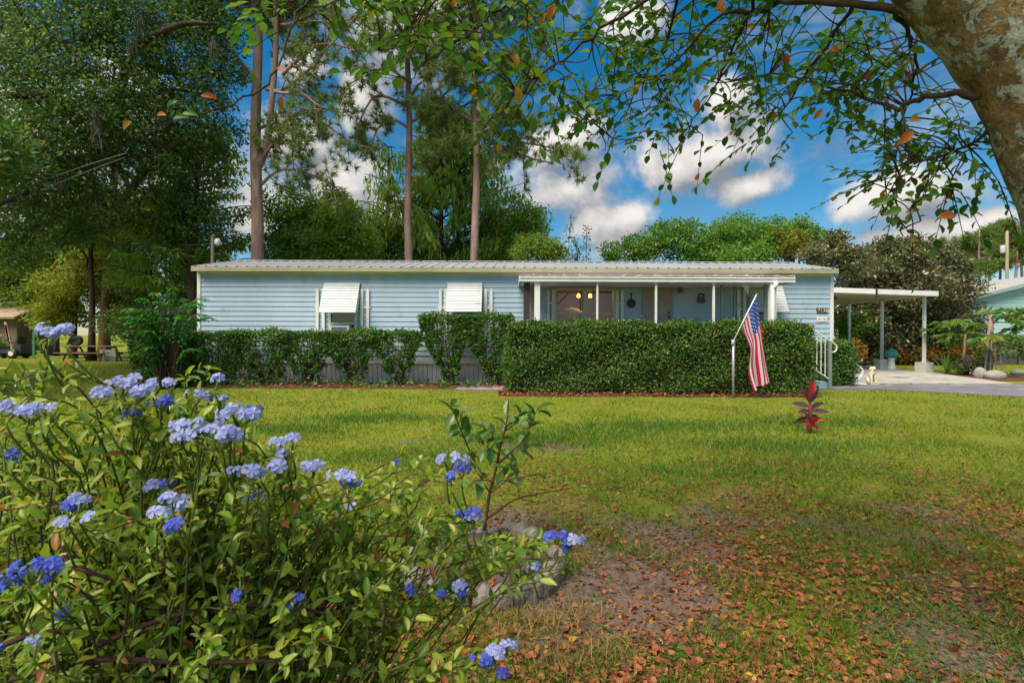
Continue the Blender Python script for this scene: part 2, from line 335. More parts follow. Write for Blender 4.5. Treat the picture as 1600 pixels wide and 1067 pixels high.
def house():
    h = thing('mobile_home', 'long pale blue mobile home with white trim, metal roof and covered front porch', 'house', loc=(0, HY, 0))
    h_off = np.array([0, HY, 0])
    def B(mb, name, m, parent=h, smooth=False, kind=None):
        for k in range(len(mb.V)): mb.V[k] = mb.V[k]-h_off
        return mb.build(name, m, parent, smooth, kind)
    x0, x1, zb, zt, yb = HX(311), HX(1299), .66, 3.25, 19.4
    # openings in the front wall: porch window and left window
    ops = [(HX(866), HX(961), HZp(910, 509), HZp(910, 451.5)), (HX(516), HX(557), HZp(536, 521), HZp(536, 488))]
    w = MB(); ox = sorted(ops)
    xs = x0
    for a, b, c, d in ox:
        w.box(xs, a, HY, HY+.08, zb, zt); w.box(a, b, HY, HY+.08, zb, c); w.box(a, b, HY, HY+.08, d, zt); xs = b
    w.box(xs, x1, HY, HY+.08, zb, zt)
    w.box(x0, x0+.08, HY+.08, yb, zb, zt); w.box(x1-.08, x1, HY+.08, yb, zb, zt); w.box(x0, x1, yb, yb+.08, zb, zt)
    w.box(x0+.08, x1-.08, HY+.08, yb, zb, zb+.08); w.box(x0+.08, x1-.08, HY+.08, yb, zt-.05, zt-.005)
    wall = B(w, 'wall', SIDING)
    # lap boards, each an object, cut at openings, end joints staggered
    rows = 18; hgt = (zt-zb)/rows
    for r in range(rows):
        z = zb + r*hgt
        cuts = [(x0+.06, x1-.06)]
        for a, b, c, d in ops:
            if z+hgt > c-.03 and z < d+.03:
                cuts = [q for s in cuts for q in ([(s[0], a-.01), (b+.01, s[1])] if s[0] < a and s[1] > b else [s])]
        for s in cuts:
            L = s[1]-s[0]
            js = [s[0]] + [s[0]+L*f for f in ([] if L < 6 else sorted(rng.uniform(.2, .8, 1 if L < 12 else 2)))] + [s[1]]
            for a, b in zip(js[:-1], js[1:]):
                jz = rng.normal(0, .0012)
                m = MB().prism([(HY-.022+rng.normal(0,.001), z+.002+jz), (HY-.022, z+.018+jz), (HY-.006, z+hgt-.001), (HY-.001, z+hgt-.001), (HY-.001, z+.002+jz)], 0, a+.0015, b-.0015)
                B(m, 'siding_board', SIDING, wall)
    # end-wall boards on the right-hand wall
    for r in range(rows):
        z = zb + r*hgt
        B(MB().box(x1+.002, x1+.018, HY+.07, yb-.02, z+.003, z+hgt-.004), 'siding_board', SIDING, wall)
        B(MB().box(x0-.018, x0-.002, HY+.07, yb-.02, z+.003, z+hgt-.004), 'siding_board', SIDING, wall)
    for xx in (x0, x1):
        s = 1 if xx > 0 else -1
        B(MB().box(*sorted((xx-s*.055, xx+s*.045)), HY-.035, HY+.065, zb-.02, zt), 'corner_trim', WHITE)
    B(MB().box(x0-.02, x1+.02, HY-.04, HY-.024, zt-.055, zt+.03), 'frieze_board', WHITE)
    B(MB().box(x0, x1, HY-.045, HY-.024, zb-.085, zb+.0), 'base_trim', WHITE)
    # skirting panels
    n = 46; pw = (x1-x0)/n
    for i in range(n):
        a = x0+i*pw; m = MB(); k = 3
        for j in range(k):
            u = a+pw*j/k; v = a+pw*(j+1)/k-.006
            m.prism([(u, HY-.012), (u+.012, HY-.026), (v-.012, HY-.026), (v, HY-.012), (v, HY+.01), (u, HY+.01)], 2, -.02, zb-.088+rng.normal(0,.002))
        B(m, 'skirting_panel', SKIRT)
    B(MB().box(x0, x0+.03, HY, yb, -.02, zb-.09).box(x1-.03, x1, HY, yb, -.02, zb-.09), 'skirting_panel', SKIRT)
    # metal roof in sheets
    ye, ze, yr, zr = 14.83, 3.385, 17.25, 3.89; yk = 2*yr-ye
    rx0, rx1 = HX(298, ye), HX(1310, ye); ns = 21; sw = (rx1-rx0)/ns
    roof = B(MB().prism([(ye+.03, ze-.05), (yr, zr-.03), (yk-.03, ze-.05), (yk-.03, ze-.09), (ye+.03, ze-.09)], 0, rx0+.03, rx1-.03), 'roof', FASCIA)
    for side in (1, -1):
        for i in range(ns):
            a = rx0+i*sw; prof = []
            for k in range(3):
                u = a+sw*k/3
                prof += [(u, 0), (u+.10*sw, .0), (u+.125*sw, .022), (u+.165*sw, .022), (u+.19*sw, 0)]
            prof.append((a+sw-.002, 0))
            P = np.array(prof); nP = len(P); dz = rng.normal(0, .002)
            ya, yb2 = (ye, yr) if side > 0 else (yk, yr)
            V = np.concatenate([np.stack([P[:,0], np.full(nP, yy), zz+P[:,1]+dz+o], 1) for yy, zz in ((ya, ze), (yb2, zr)) for o in (0, -.012)])
            q = np.arange(nP-1); f = [np.stack([q, q+1, q+1+2*nP, q+2*nP], 1), np.stack([q+nP, q+1+nP, q+1+3*nP, q+3*nP], 1), np.stack([q, q+1, q+1+nP, q+nP], 1)]
            B(MB().add(V, f), 'roof_panel', ROOF, roof)
    for i in range(ns):
        a = rx0+i*sw
        B(MB().prism([(yr-.17, zr-.008), (yr, zr+.038), (yr+.17, zr-.008), (yr+.16, zr-.014), (yr, zr+.028), (yr-.16, zr-.014)], 0, a+.01, a+sw-.035), 'ridge_cap', ROOF, roof)
    B(MB().box(rx0, rx1, ye-.005, ye+.022, ze-.14, ze-.012), 'fascia', FASCIA)
    for xx in (rx0+.002, rx1-.03):
        B(MB().prism([(ye+.024, ze-.13), (ye+.024, ze-.012), (yr, zr-.014), (yk, ze-.012), (yk, ze-.13), (yr, zr-.14)], 0, xx, xx+.028), 'barge_board', FASCIA)
    B(MB().prism([(HY, zt), (yb+.08, zt), (yr, zr-.1)], 0, x0+.02, x0+.06).prism([(HY, zt), (yb+.08, zt), (yr, zr-.1)], 0, x1-.06, x1-.02), 'gable_end', SIDING)

    # ---- shutters of pickets
    def shutter(xa, xb, z0, z1, y=HY-.024):
        s = B(MB().box(xa-.03, xb+.03, y-.026, y-.002, z0+.42*(z1-z0)-.03+.3, z0+.42*(z1-z0)+.03+.3), 'shutter', WHITE)
        rz = [z0+.25]
        for q in rz: B(MB().box(xa-.03, xb+.03, y-.026, y-.002, q-.03, q+.03), 'rail', WHITE, s)
        wd = .085
        for xx in (xa, xb-wd):
            B(MB().prism([(xx, z0), (xx, z1-.06), (xx+wd/2, z1), (xx+wd, z1-.06), (xx+wd, z0)], 1, y-.048, y-.028), 'picket', WHITE, s)
    zs0, zs1 = HZp(500, 530), HZp(500, 449.5)
    for a, b in ((494.5, 508.5), (564, 577.5), (686, 699), (756.5, 769.5), (1150, 1164)):
        shutter(HX(a), HX(b), zs0, zs1)
    zs0, zs1 = HZp(900, 518), HZp(900, 452.3)
    for a, b in ((854, 866), (961.5, 973.5)):
        shutter(HX(a), HX(b), zs0, zs1)

    # ---- hinged louvre awnings
    AWN = surf('chalky_awning_paint', (.50,.52,.545), (.41,.43,.45), 4, .5, .05, spots=((.34,.34,.33), 5, .62))
    def awning(xa, xb, zt_, zb_, out=.42):
        y = HY-.03
        aw = B(MB().box(xa, xb, y-.05, y, zt_-.03, zt_+.012), 'awning', WHITE)
        ns_ = 11
        for i in range(ns_):
            f0, f1 = i/ns_, (i+1)/ns_
            yy0, yy1 = y-.04-out*f0, y-.04-out*f1; q0, q1 = zt_+(zb_-zt_)*f0, zt_+(zb_-zt_)*f1
            B(MB().prism([(yy0, q0), (yy1-.010, q1+.009), (yy1-.010, q1-.003), (yy1+.004, q1-.003), (yy0+.004, q0-.008)], 0, xa, xb), 'slat', AWN, aw)
        for xx in (xa, xb-.012):
            B(MB().prism([(y-.04, zt_-.02), (y-.04-out, zb_), (y-.04-out, zb_-.02), (y-.04-out*.55, zb_-.0), (y-.02, zt_-.35)], 0, xx+.001, xx+.011), 'side_wing', WHITE, aw)
            B(MB().tube([(xx+.006, y, zb_+.06), (xx+.006, y-.04-out, zb_+.015)], .009, 6), 'brace', WHITE, aw)
    awning(HX(507.5), HX(563), HZp(535, 443), HZp(530, 487.5)-.03)
    awning(HX(699.5), HX(753.5), HZp(726, 443), HZp(726, 486.5)-.03)
    awning(HX(1168), HX(1219), HZp(1190, 443), HZp(1190, 487)-.03)

    # ---- windows
    def frame_bars(m, a, b, c, d, w, y0, y1):
        m.box(a, b, y0, y1, d-w, d); m.box(a, b, y0, y1, c, c+w); m.box(a, a+w, y0, y1, c+w, d-w); m.box(b-w, b, y0, y1, c+w, d-w)
    a, b, c, d = HX(514), HX(558.5), HZp(536, 523), HZp(536, 486.5)
    m = MB(); frame_bars(m, a, b, c, d, .07, HY-.05, HY+.05); m.box(a+.07, b-.07, HY-.04, HY+.02, HZp(536, 506)-.02, HZp(536, 506)+.03)
    win = B(m, 'window', WHITE)
    B(MB().box(a+.07, b-.07, HY+.0, HY+.008, HZp(536,506)+.03, d-.07), 'pane', GLASS, win)
    B(MB().box(a+.1, b-.1, HY+.06, HY+.10, c, d), 'blind', surf('grey_curtain', (.16,.18,.16), (.08,.10,.08), 10, .9, .2, 30, (1,1,.15)), win)
    ac = MB(); ca, cb, cc, ce = HX(519), HX(549), HZp(536, 531), HZp(536, 508.5)
    frame_bars(ac, ca, cb, cc, ce, .06, HY-.22, HY+.0)
    acp = B(ac, 'air_conditioner', WHITE)
    gm = MB()
    for k in range(7): gm.box(ca+.06, cb-.06, HY-.205, HY-.19, cc+.07+k*.045, cc+.095+k*.045)
    gm.box(ca+.06, cb-.06, HY-.185, HY-.17, cc+.06, ce-.06)
    B(gm, 'grille', surf('lilac_grille_metal', (.36,.32,.46), (.28,.25,.36), 6, .5), acp, kind='stuff')
    for (pa, pb) in ((702, 750), (1176, 1214)):
        a, b, c, d = HX(pa), HX(pb), HZp(pa, 530), HZp(pa, 485) + (.5 if pa > 1000 else 0)
        m = MB(); frame_bars(m, a, b, c, d, .07, HY-.05, HY-.023); win = B(m, 'window', WHITE)
        B(MB().box(a+.07, b-.07, HY-.038, HY-.028, c+.07, d-.07), 'pane', DGLASS, win)
    # porch double window
    a, b, c, d = HX(865), HX(962), HZp(910, 510), HZp(910, 450)
    WTP = surf('cream_window_frame', (.52,.50,.44), (.44,.42,.36), 3, .5)
    m = MB(); frame_bars(m, a, b, c, d, .085, HY-.055, HY+.05); xm = HX(913)
    m.box(xm-.06, xm+.06, HY-.05, HY+.04, c+.085, d-.085); zq = HZp(910, 489.5)
    m.box(a+.085, xm-.06, HY-.03, HY+.03, zq-.03, zq+.03); m.box(xm+.06, b-.085, HY-.03, HY+.03, zq-.03, zq+.03)
    win = B(m, 'window', WTP)
    for (u, v) in ((a+.085, xm-.06), (xm+.06, b-.085)):
        for (e, f) in ((c+.085, zq-.03), (zq+.03, d-.085)):
            B(MB().box(u, v, HY, HY+.006, e, f), 'pane', GLASS, win)
    # room behind the porch window
    ra, rb = HX(840), HX(985)
    m = MB().box(ra, rb, 18.0, 18.05, zb+.1, zt-.06).box(ra, ra+.05, HY+.09, 18, zb+.1, zt-.06).box(rb-.05, rb, HY+.09, 18, zb+.1, zt-.06)
    B(m, 'room_wall', ROOMM)
    # front door
    dx0, dx1, dz0, dz1 = HX(1002.5), HX(1050), .76, HZp(1025, 443.5)
    dm = MB().box(dx0+.05, dx1-.05, HY-.03, HY-.024, dz0, dz1-.05)
    frm = MB().box(dx0, dx0+.05, HY-.06, HY-.024, dz0, dz1).box(dx1-.05, dx1, HY-.06, HY-.024, dz0, dz1).box(dx0+.05, dx1-.05, HY-.06, HY-.024, dz1-.05, dz1)
    door = B(dm.box(dx0+.05, dx1-.05, HY-.042, HY-.031, dz0, dz1-.05), 'door', DOORM)
    B(frm, 'door_frame', DOORM, door)
    wd = dx1-dx0-.1; xx = dx0+.05
    for (u, v) in ((.1, .46), (.54, .9)):
        for (e, f) in ((.06, .35), (.40, .72), (.77, .95)):
            H = dz1-.05-dz0; g = MB()
            g.prism([(xx+u*wd, dz0+e*H), (xx+v*wd, dz0+e*H), (xx+v*wd, dz0+f*H), (xx+u*wd, dz0+f*H)], 1, HY-.05, HY-.0425)
            B(g, 'door_panel', DOORM, door)
    kx = HX(1043.5); kz = HZp(1043, 495.5)
    B(MB().ball((kx, HY-.09, kz), .034).tube([(kx, HY-.09, kz), (kx, HY-.042, kz)], .014), 'door_knob', BLACK, door, True)
    B(MB().tube([(kx, HY-.07, kz+.13), (kx, HY-.042, kz+.13)], .028, 10), 'deadbolt', BLACK, door)

    # ---- porch
    YP = 13.35
    def PX(px): return HX(px, YP)
    def PZ(px, py): return HZp(px, py, YP)
    pz0, pz1 = PZ(1000, 440.5), PZ(1000, 431.5)
    pr0, pr1 = PX(812), PX(1240)
    PINK = surf('stained_pan_roof', (.50,.40,.42), (.36,.27,.30), 4, .5, .15, 30, spots=((.62,.55,.55), 3, .5))
    porch = B(MB().box(pr0+.03, pr1-.03, YP+.03, HY-.05, pz0+.03, pz0+.08), 'porch_roof', WHITE)
    pn = 18; pw2 = (pr1-pr0)/pn
    for i in range(pn):
        u = pr0+i*pw2
        o = B(MB().prism([(u, 0), (u+pw2-.05, .0), (u+pw2-.05, .03), (u+pw2-.003, .03), (u+pw2-.003, -.02), (u, -.02)], 1, YP-.03, HY-.03), 'roof_pan', PINK, porch)
        o.location.z = pz1+.015
    B(MB().box(pr0, pr1, YP-.02, YP+.028, pz0, pz1-.022), 'gutter', WHITE, porch)
    B(MB().box(pr0, pr1, YP-.045, YP-.021, pz1-.06, pz1-.03), 'gutter_lip', WHITE, porch)
    B(MB().box(pr0-.02, pr0-.001, YP-.02, HY-.05, pz0, pz1), 'end_cap', WHITE, porch); B(MB().box(pr1+.001, pr1+.02, YP-.03, HY-.05, pz0-.01, pz1+.02), 'end_cap', WHITE, porch)
    GREYM = surf('grey_aluminium', (.30,.33,.36), (.22,.24,.27), 4, .4, metal=.3)
    def post(pa, pb, m=WHITE, y=YP+.06, nm='porch_post'):
        B(MB().box(HX(pa, y), HX(pb, y), y, y+(.06 if pb-pa < 6 else .13), .1, pz0-.002 if y < 14 else pz0+.03), nm, m)
    post(835, 843.5); post(931.7, 934.6); post(1023.6, 1026.6); post(1113.8, 1116.8)
    post(1126.5, 1130, GREYM, 14.4); post(1150-3.5, 1150-1, GREYM, 14.8); post(1194.6, 1199.5, GREYM, YP+.4); post(1203.5, 1213, WHITE, YP+.02)
    post(818, 828, DARKW, YP+.2); post(829, 834, FASCIA, YP+.5)
    ds = [W(1212, 441, YP-.05), W(1212, 446, YP-.06), W(1208, 451, YP+.0), W(1207.5, 457, YP+.0), W(1207.5, 560, YP+.0)]
    B(MB().tube(poly(ds, 16), .055, 8), 'downspout', WHITE, porch, True)
    B(MB().box(pr0+.1, PX(1236), YP+.2, HY-.03, .60, .75), 'porch_floor', surf('porch_boards', (.3,.3,.32), (.2,.2,.22), 4, .8))
    B(MB().box(pr0+.1, PX(1236), YP+.25, YP+.28, 0, .60), 'porch_skirt', SKIRT)
    # steps and their rail
    STEPB = surf('blue_step_paint', (.30,.46,.56), (.22,.36,.46), 4, .6, .2)
    sx = HX(1236, 13.9)
    for k in range(3):
        B(MB().box(sx+.33*k, sx+.33*(k+1)-.002, 13.85, 14.75, 0, .57-.19*k), 'step', STEPB)
    B(MB().box(HX(1205,12.95), HX(1262,12.95), 13.32, 13.4, .0, .2), 'step_skirt', STEPB)
    rail_pts = [W(1266, 512, 13.75), W(1282, 523, 13.75), W(1299, 534, 13.75), W(1306, 539, 13.75), W(1307.5, 545, 13.75), W(1304, 549.5, 13.75), W(1297, 550, 13.75)]
    rl = B(MB().tube(poly(rail_pts, 22), .02, 8), 'handrail', WHITE, smooth=True)
    B(MB().tube([W(1268, 574, 13.75), W(1297, 593, 13.75)], .017, 8), 'bottom_rail', WHITE, rl)
    for px in (1270, 1276.5, 1283, 1289.5):
        f = (px-1266)/(1299-1266)
        B(MB().tube([W(px, 512+22*f+.5, 13.75), W(px, 573+20*f, 13.75)], .012, 6), 'baluster', WHITE, rl)
    p = W(1297, 533, 13.75); B(MB().box(p[0]-.035, p[0]+.035, 13.72, 13.79, 0, p[2]), 'rail_post', GREYM, rl)
    return h
house()

# things on and behind the porch
sofa_m = surf('pink_beige_upholstery', (.62,.42,.38), (.52,.34,.33), 5, .9, .2)
t = thing('armchair', 'pinkish beige rounded chair back seen through the lit porch window', 'armchair', loc=(0,0,.74))
cx = W(893, 490, 15.9)[0]; ztop = W(893, 480.5, 15.9)[2]-.74
MB().ball((cx, 15.95, ztop-.42), (.46, .16, .42), 16, 10).build('backrest', sofa_m, t, True)
MB().box(cx-.42, cx+.42, 15.9, 16.6, .12, .42).build('seat', sofa_m, t)
for s in (-1, 1): MB().ball((cx+s*.46, 16.2, .42), (.12, .42, .22), 10, 8).build('armrest', sofa_m, t, True)
for sx_ in (-.36, .36):
    for sy_ in (15.95, 16.5): MB().box(cx+sx_-.03, cx+sx_+.03, sy_-.03, sy_+.03, 0, .12).build('leg', DARKW, t)
lampm, lt, lb = new_mat('lamp_shade_glow'); S(lb, Base_Color=(1, .6, .2, 1)); lb.inputs['Emission Color'].default_value = (1, .36, .06, 1); lb.inputs['Emission Strength'].default_value = 2.2
t = thing('pendant_lamp', 'pendant lamp with two glowing amber shades behind the porch window', 'lamp', loc=W(912, 446, 16.3))
o0 = W(912, 446, 16.3)
MB().tube([(0,0,.25), (0,0,-.12)], .012, 6).tube([(-.14,0,-.12), (.14,0,-.12)], .012, 6).build('stem', BLACK, t)
for px in (903.5, 922):
    p = W(px, 462, 16.3)-o0
    MB().lathe([(.025, .07), (.05, .02), (.06, -.04), (.035, -.07)], p, 12).build('shade', lampm, t, True)
pl = bpy.data.lights.new('pendant_light', 'POINT'); pl.energy = 16; pl.color = (1, .55, .2); pl.shadow_soft_size = .08
plo = bpy.data.objects.new('pendant_light', pl); col.objects.link(plo); plo.parent = t; plo.location = (0, -.2, -.35)

t = thing('wall_ornament', 'black pan shaped iron ornament hanging beside the front door', 'wall decoration', loc=W(986, 474, HY-.05))
MB().lathe([(.0,-.02),(.12,-.02),(.135,.0),(.0,.012)], (0,0,0), 16).build('dish', BLACK, t).rotation_euler = (R(90), 0, 0)
MB().box(-.012,.012,-.012,.012,.10,.26).build('handle', BLACK, t); MB().lathe([(.02,-.01),(.035,-.01),(.035,.01),(.02,.01)], (0,0,0), 10).build('hook', BLACK, t, loc=(0,0,.28)).rotation_euler = (R(90),0,0)
t = thing('wall_ornament', 'dark teapot shaped metal plaque on the porch wall right of the door', 'wall decoration', loc=W(1095, 467, HY-.05))
MB().prism([(-.09,-.12),(.10,-.12),(.13,-.03),(.09,.05),(-.07,.05),(-.12,-.02)], 1, -.012, .012).build('body', surf('dark_pewter', (.10,.10,.12), (.05,.05,.06), 12, .5), t)
MB().tube(poly([(-.07,0,.05),(-.05,0,.13),(.03,0,.16),(.08,0,.10),(.09,0,.05)], 12), .016, 6).build('handle', BLACK, t)
t = thing('wall_ornament', 'small rusty brown flower ornament high on the porch wall', 'wall decoration', loc=W(1063, 453, HY-.05))
RUST = surf('rusty_metal', (.20,.09,.04), (.10,.05,.03), 14, .7)
for k in range(6):
    a = k*1.047
    MB().prism([(0,0),(.06*math.cos(a-.35),.06*math.sin(a-.35)),(.12*math.cos(a),.12*math.sin(a)),(.06*math.cos(a+.35),.06*math.sin(a+.35))], 1, -.01-k*.002, .008-k*.002).build('petal', RUST, t)
MB().ball((0,-.02,0), .03, 8, 6).build('centre', RUST, t)
t = thing('kettle_grill', 'dark domed grill standing under the porch near the right posts', 'grill', loc=(W(1122,492,14.4)[0], 14.4, .75))
MB().ball((0,0,.62), (.24,.24,.17), 16, 8).build('bowl', BLACK, t, True); MB().ball((0,0,.70), (.245,.245,.15), 16, 8).build('lid', BLACK, t, True)
MB().tube([(-.06,0,.86),(-.05,0,.9),(.05,0,.9),(.06,0,.86)], .012, 6).build('handle', DARKW, t)
for k in range(3):
    a = k*2.09+.4; MB().tube([(.14*math.cos(a), .14*math.sin(a), .55), (.24*math.cos(a), .24*math.sin(a), 0)], .013, 6).build('leg', BLACK, t)
# pennant shaped bracket beside the third window
t = thing('wall_bracket', 'white triangular bracket hanging by the porch awning of the right window', 'bracket', loc=W(1165, 452, 13.9))
MB().prism([(-.11,.14),(.09,.16),(.07,-.16)], 1, -.01, .01).build('plate', WHITE, t); MB().tube([(.06,0,.15),(.06,0,.24)], .008, 6).build('hook', BLACK, t)

# house number and plaque
def text_mesh(s, size, m, name, parent, loc, depth=.004):
    cu = bpy.data.curves.new(name, 'FONT'); cu.body = s; cu.size = size; cu.extrude = depth; cu.align_x = 'CENTER'; cu.align_y = 'CENTER'; cu.shear = .12
    tmp = bpy.data.objects.new('tmp', cu); col.objects.link(tmp); dg = bpy.context.evaluated_depsgraph_get()
    me = bpy.data.meshes.new_from_object(tmp.evaluated_get(dg)); bpy.data.objects.remove(tmp); me.materials.clear(); me.materials.append(m)
    o = bpy.data.objects.new(name, me); col.objects.link(o); o.parent = parent; o.location = loc; o.rotation_euler = (R(90), 0, 0); return o
t = thing('house_number', 'dark plate with pale house number 7136 near the right corner of the wall', 'house number', loc=W(1284.7, 485, HY-.03))
MB().box(-.17,.155,-.012,.004,-.075,.075).build('plate', surf('dark_brown_plate', (.05,.025,.03), (.03,.015,.02), 8, .5), t)
for k, chn in enumerate('7136'): text_mesh(chn, .15, surf('cream_numeral', (.75,.66,.50), None, 5, .5), 'numeral', t, (-.12+.078*k, -.014, 0))
t = thing('wall_plaque', 'small white plaque with two pink bird marks below the house number', 'plaque', loc=W(1284.2, 499, HY-.03))
MB().box(-.155,.15,-.012,.004,-.072,.072).build('plate', WHITE, t)
PK = surf('pink_print', (.55,.10,.32), None, 5, .5)
for k, s in enumerate((-.085, .065)):
    MB().prism([(s-.045,.03),(s-.01,.012),(s+.05,.03),(s+.012,-.005),(s-.005,-.03),(s-.015,-.005)], 1, -.0155, -.0125).build('motif', PK, t)
# ------------------------------------------------------------------ vegetation materials
L_HEDGE = leafmat('hedge_leaf', [(0,(.02,.07,.016)),(.45,(.045,.125,.02)),(.8,(.08,.165,.025)),(.93,(.15,.2,.03)),(1,(.26,.09,.06))], .3, .4)
L_BOX = leafmat('box_hedge_leaf', [(0,(.016,.06,.012)),(.5,(.045,.125,.016)),(.82,(.09,.17,.02)),(.94,(.19,.22,.03)),(1,(.24,.13,.05))], .3, .4, patch=([(0,(.03,.075,.014)),(.5,(.075,.15,.02)),(.85,(.14,.2,.03)),(1,(.25,.16,.05))], 1.3))
L_OAK = leafmat('oak_leaf', [(0,(.035,.075,.03)),(.5,(.07,.135,.035)),(.85,(.12,.18,.04)),(1,(.20,.21,.05))], .4, .4)
L_YEL = leafmat('yellow_green_leaf', [(0,(.10,.14,.014)),(.5,(.20,.24,.02)),(1,(.33,.29,.04))], .45, .45)
L_MID = leafmat('mid_green_leaf', [(0,(.05,.13,.018)),(.5,(.095,.195,.025)),(1,(.17,.25,.045))], .45, .45)
L_LIGHT = leafmat('light_green_leaf', [(0,(.09,.17,.02)),(.5,(.16,.25,.03)),(1,(.28,.32,.06))], .45, .45)
L_PINE = leafmat('pine_needle', [(0,(.045,.09,.022)),(.5,(.085,.145,.03)),(1,(.17,.18,.05))], .35, .45)
L_CYP = leafmat('cypress_leaf', [(0,(.08,.15,.022)),(.5,(.13,.21,.03)),(1,(.22,.26,.05))], .5, .5)
L_BRONZE = leafmat('bronze_leaf', [(0,(.04,.035,.022)),(.22,(.075,.055,.035)),(.5,(.06,.10,.03)),(.74,(.11,.135,.045)),(.9,(.15,.10,.06)),(1,(.42,.32,.28))], .25, .4)
L_GOLD = leafmat('golden_flower', [(0,(.26,.20,.015)),(.4,(.34,.27,.02)),(.6,(.12,.17,.025)),(1,(.09,.15,.025))], .35, .5)
L_PALE = leafmat('pale_pink_leaf', [(0,(.10,.10,.07)),(.5,(.20,.16,.14)),(1,(.38,.30,.30))], .3, .5)
L_BRIGHT = leafmat('bright_green_leaf', [(0,(.015,.12,.025)),(.5,(.035,.19,.03)),(1,(.11,.27,.035))], .35, .35)
L_PAPAYA = leafmat('papaya_leaf', [(0,(.03,.12,.02)),(.6,(.09,.18,.025)),(1,(.26,.22,.03))], .35, .4)
L_CROT = leafmat('orange_leaf', [(0,(.40,.10,.02)),(.5,(.35,.17,.02)),(.8,(.10,.12,.02)),(1,(.05,.09,.02))], .3, .45)
BARK_P = bark('pine_bark', (.42,.27,.23), (.17,.10,.085), 6, spots=((.36,.30,.27), 5, .6))
BARK_D = bark('dark_bark', (.10,.062,.045), (.04,.026,.02), 6)
BARK_R = bark('reddish_bark', (.20,.10,.065), (.09,.05,.035), 6, spots=((.36,.32,.26), 4, .64))
BARK_T = bark('twig_bark', (.12,.065,.045), (.05,.028,.022), 20)

def clumps(mb, centres, radius, n, shape, size, width, up=.6, hang=0.0, mi=0, flat=1.0):
    """n leaves round every clump centre"""
    C = np.asarray(centres, float).reshape(-1, 3); radius = np.broadcast_to(np.asarray(radius, float), (len(C),))
    off = rng.normal(size=(len(C)*n, 3)); off = off/np.linalg.norm(off, axis=1, keepdims=True)*rng.random((len(off), 1))**.5
    off[:, 2] *= flat
    P = np.repeat(C, n, 0)+off*np.repeat(radius, n)[:, None]
    D = unit(off+rdir(len(P))*.8+np.array([0, 0, -hang])); U = unit(rdir(len(P))*.75+np.array([0, 0, up]))
    s = rng.uniform(.65, 1.25, len(P))
    inst(mb, shape, P, D, U, size*s, width*s, mi)
def in_ellipsoid(n, c, r, shell=.45, low=-1):
    v = rdir(n); k = rng.random(n)**shell; P = v*k[:, None]*np.asarray(r)
    return P+np.asarray(c)
def branching(mb, trunk_top, blobs, r0, per=5, n=6):
    for c, r in blobs:
        c = np.asarray(c); s = trunk_top[np.argmin(np.linalg.norm(trunk_top-c+np.array([0,0,2.0]), axis=1))]
        mid = (s+c)/2+np.array([0, 0, .15*np.linalg.norm(c-s)])*rng.uniform(-.3, 1)
        P = wob(bez(s, mid, c, 7), .05*np.linalg.norm(r)); mb.tube(P, np.linspace(r0, r0*.35, 7), n)
        for k in range(per):
            e = c+rdir(1)[0]*np.asarray(r)*.95; i = rng.integers(3, 7)
            mb.tube(wob(bez(P[i], (P[i]+e)/2+rng.normal(0, .15, 3)*np.mean(r), e, 5), .03), np.linspace(r0*.35, r0*.08, 5), 4)
def leafy_tree(name, label, cat, base, trunk, r0, blobs, leaf, ncl, nper, crad, size, width, group=None, barkm=BARK_D, shape=DIAMOND, hang=0., flat=.75, up=.6, limb=None, r1=None):
    """trunk: points from the ground up; blobs: (centre, radii)"""
    base = np.asarray(base, float); t = thing(name, label, cat, group, base)
    T = poly(trunk, 14); b = MB(); b.tube(T-base, np.linspace(r0, r1 or r0*.35, 14)*(1+.5*np.exp(-np.arange(14)*1.2)), 10); b.build('trunk', barkm, t, True)
    m = MB(); branching(m, T[4:], blobs, limb or r0*.4); m.V = [v-base for v in m.V]; m.build('branches', barkm, t, True, 'stuff')
    m = MB()
    for c, r in blobs:
        k = max(4, int(ncl*np.mean(r)**2)); clumps(m, in_ellipsoid(k, c, r)-base, crad*rng.uniform(.6, 1.3, k), nper, shape, size, width, up, hang, flat=flat)
    m.build('crown', leaf, t, kind='stuff'); return t
def B_(px, py, Y, rpx, rpy=None, d=None):
    """crown lobe from its place in the view: centre pixel, depth, radii in pixels"""
    s = Y/F; return (W(px, py, Y), np.array([rpx*s, (d or rpx*s*.9), (rpy or rpx)*s]))
def G(px, Y): return np.array([(px-800)*Y/F, Y, 0.0])

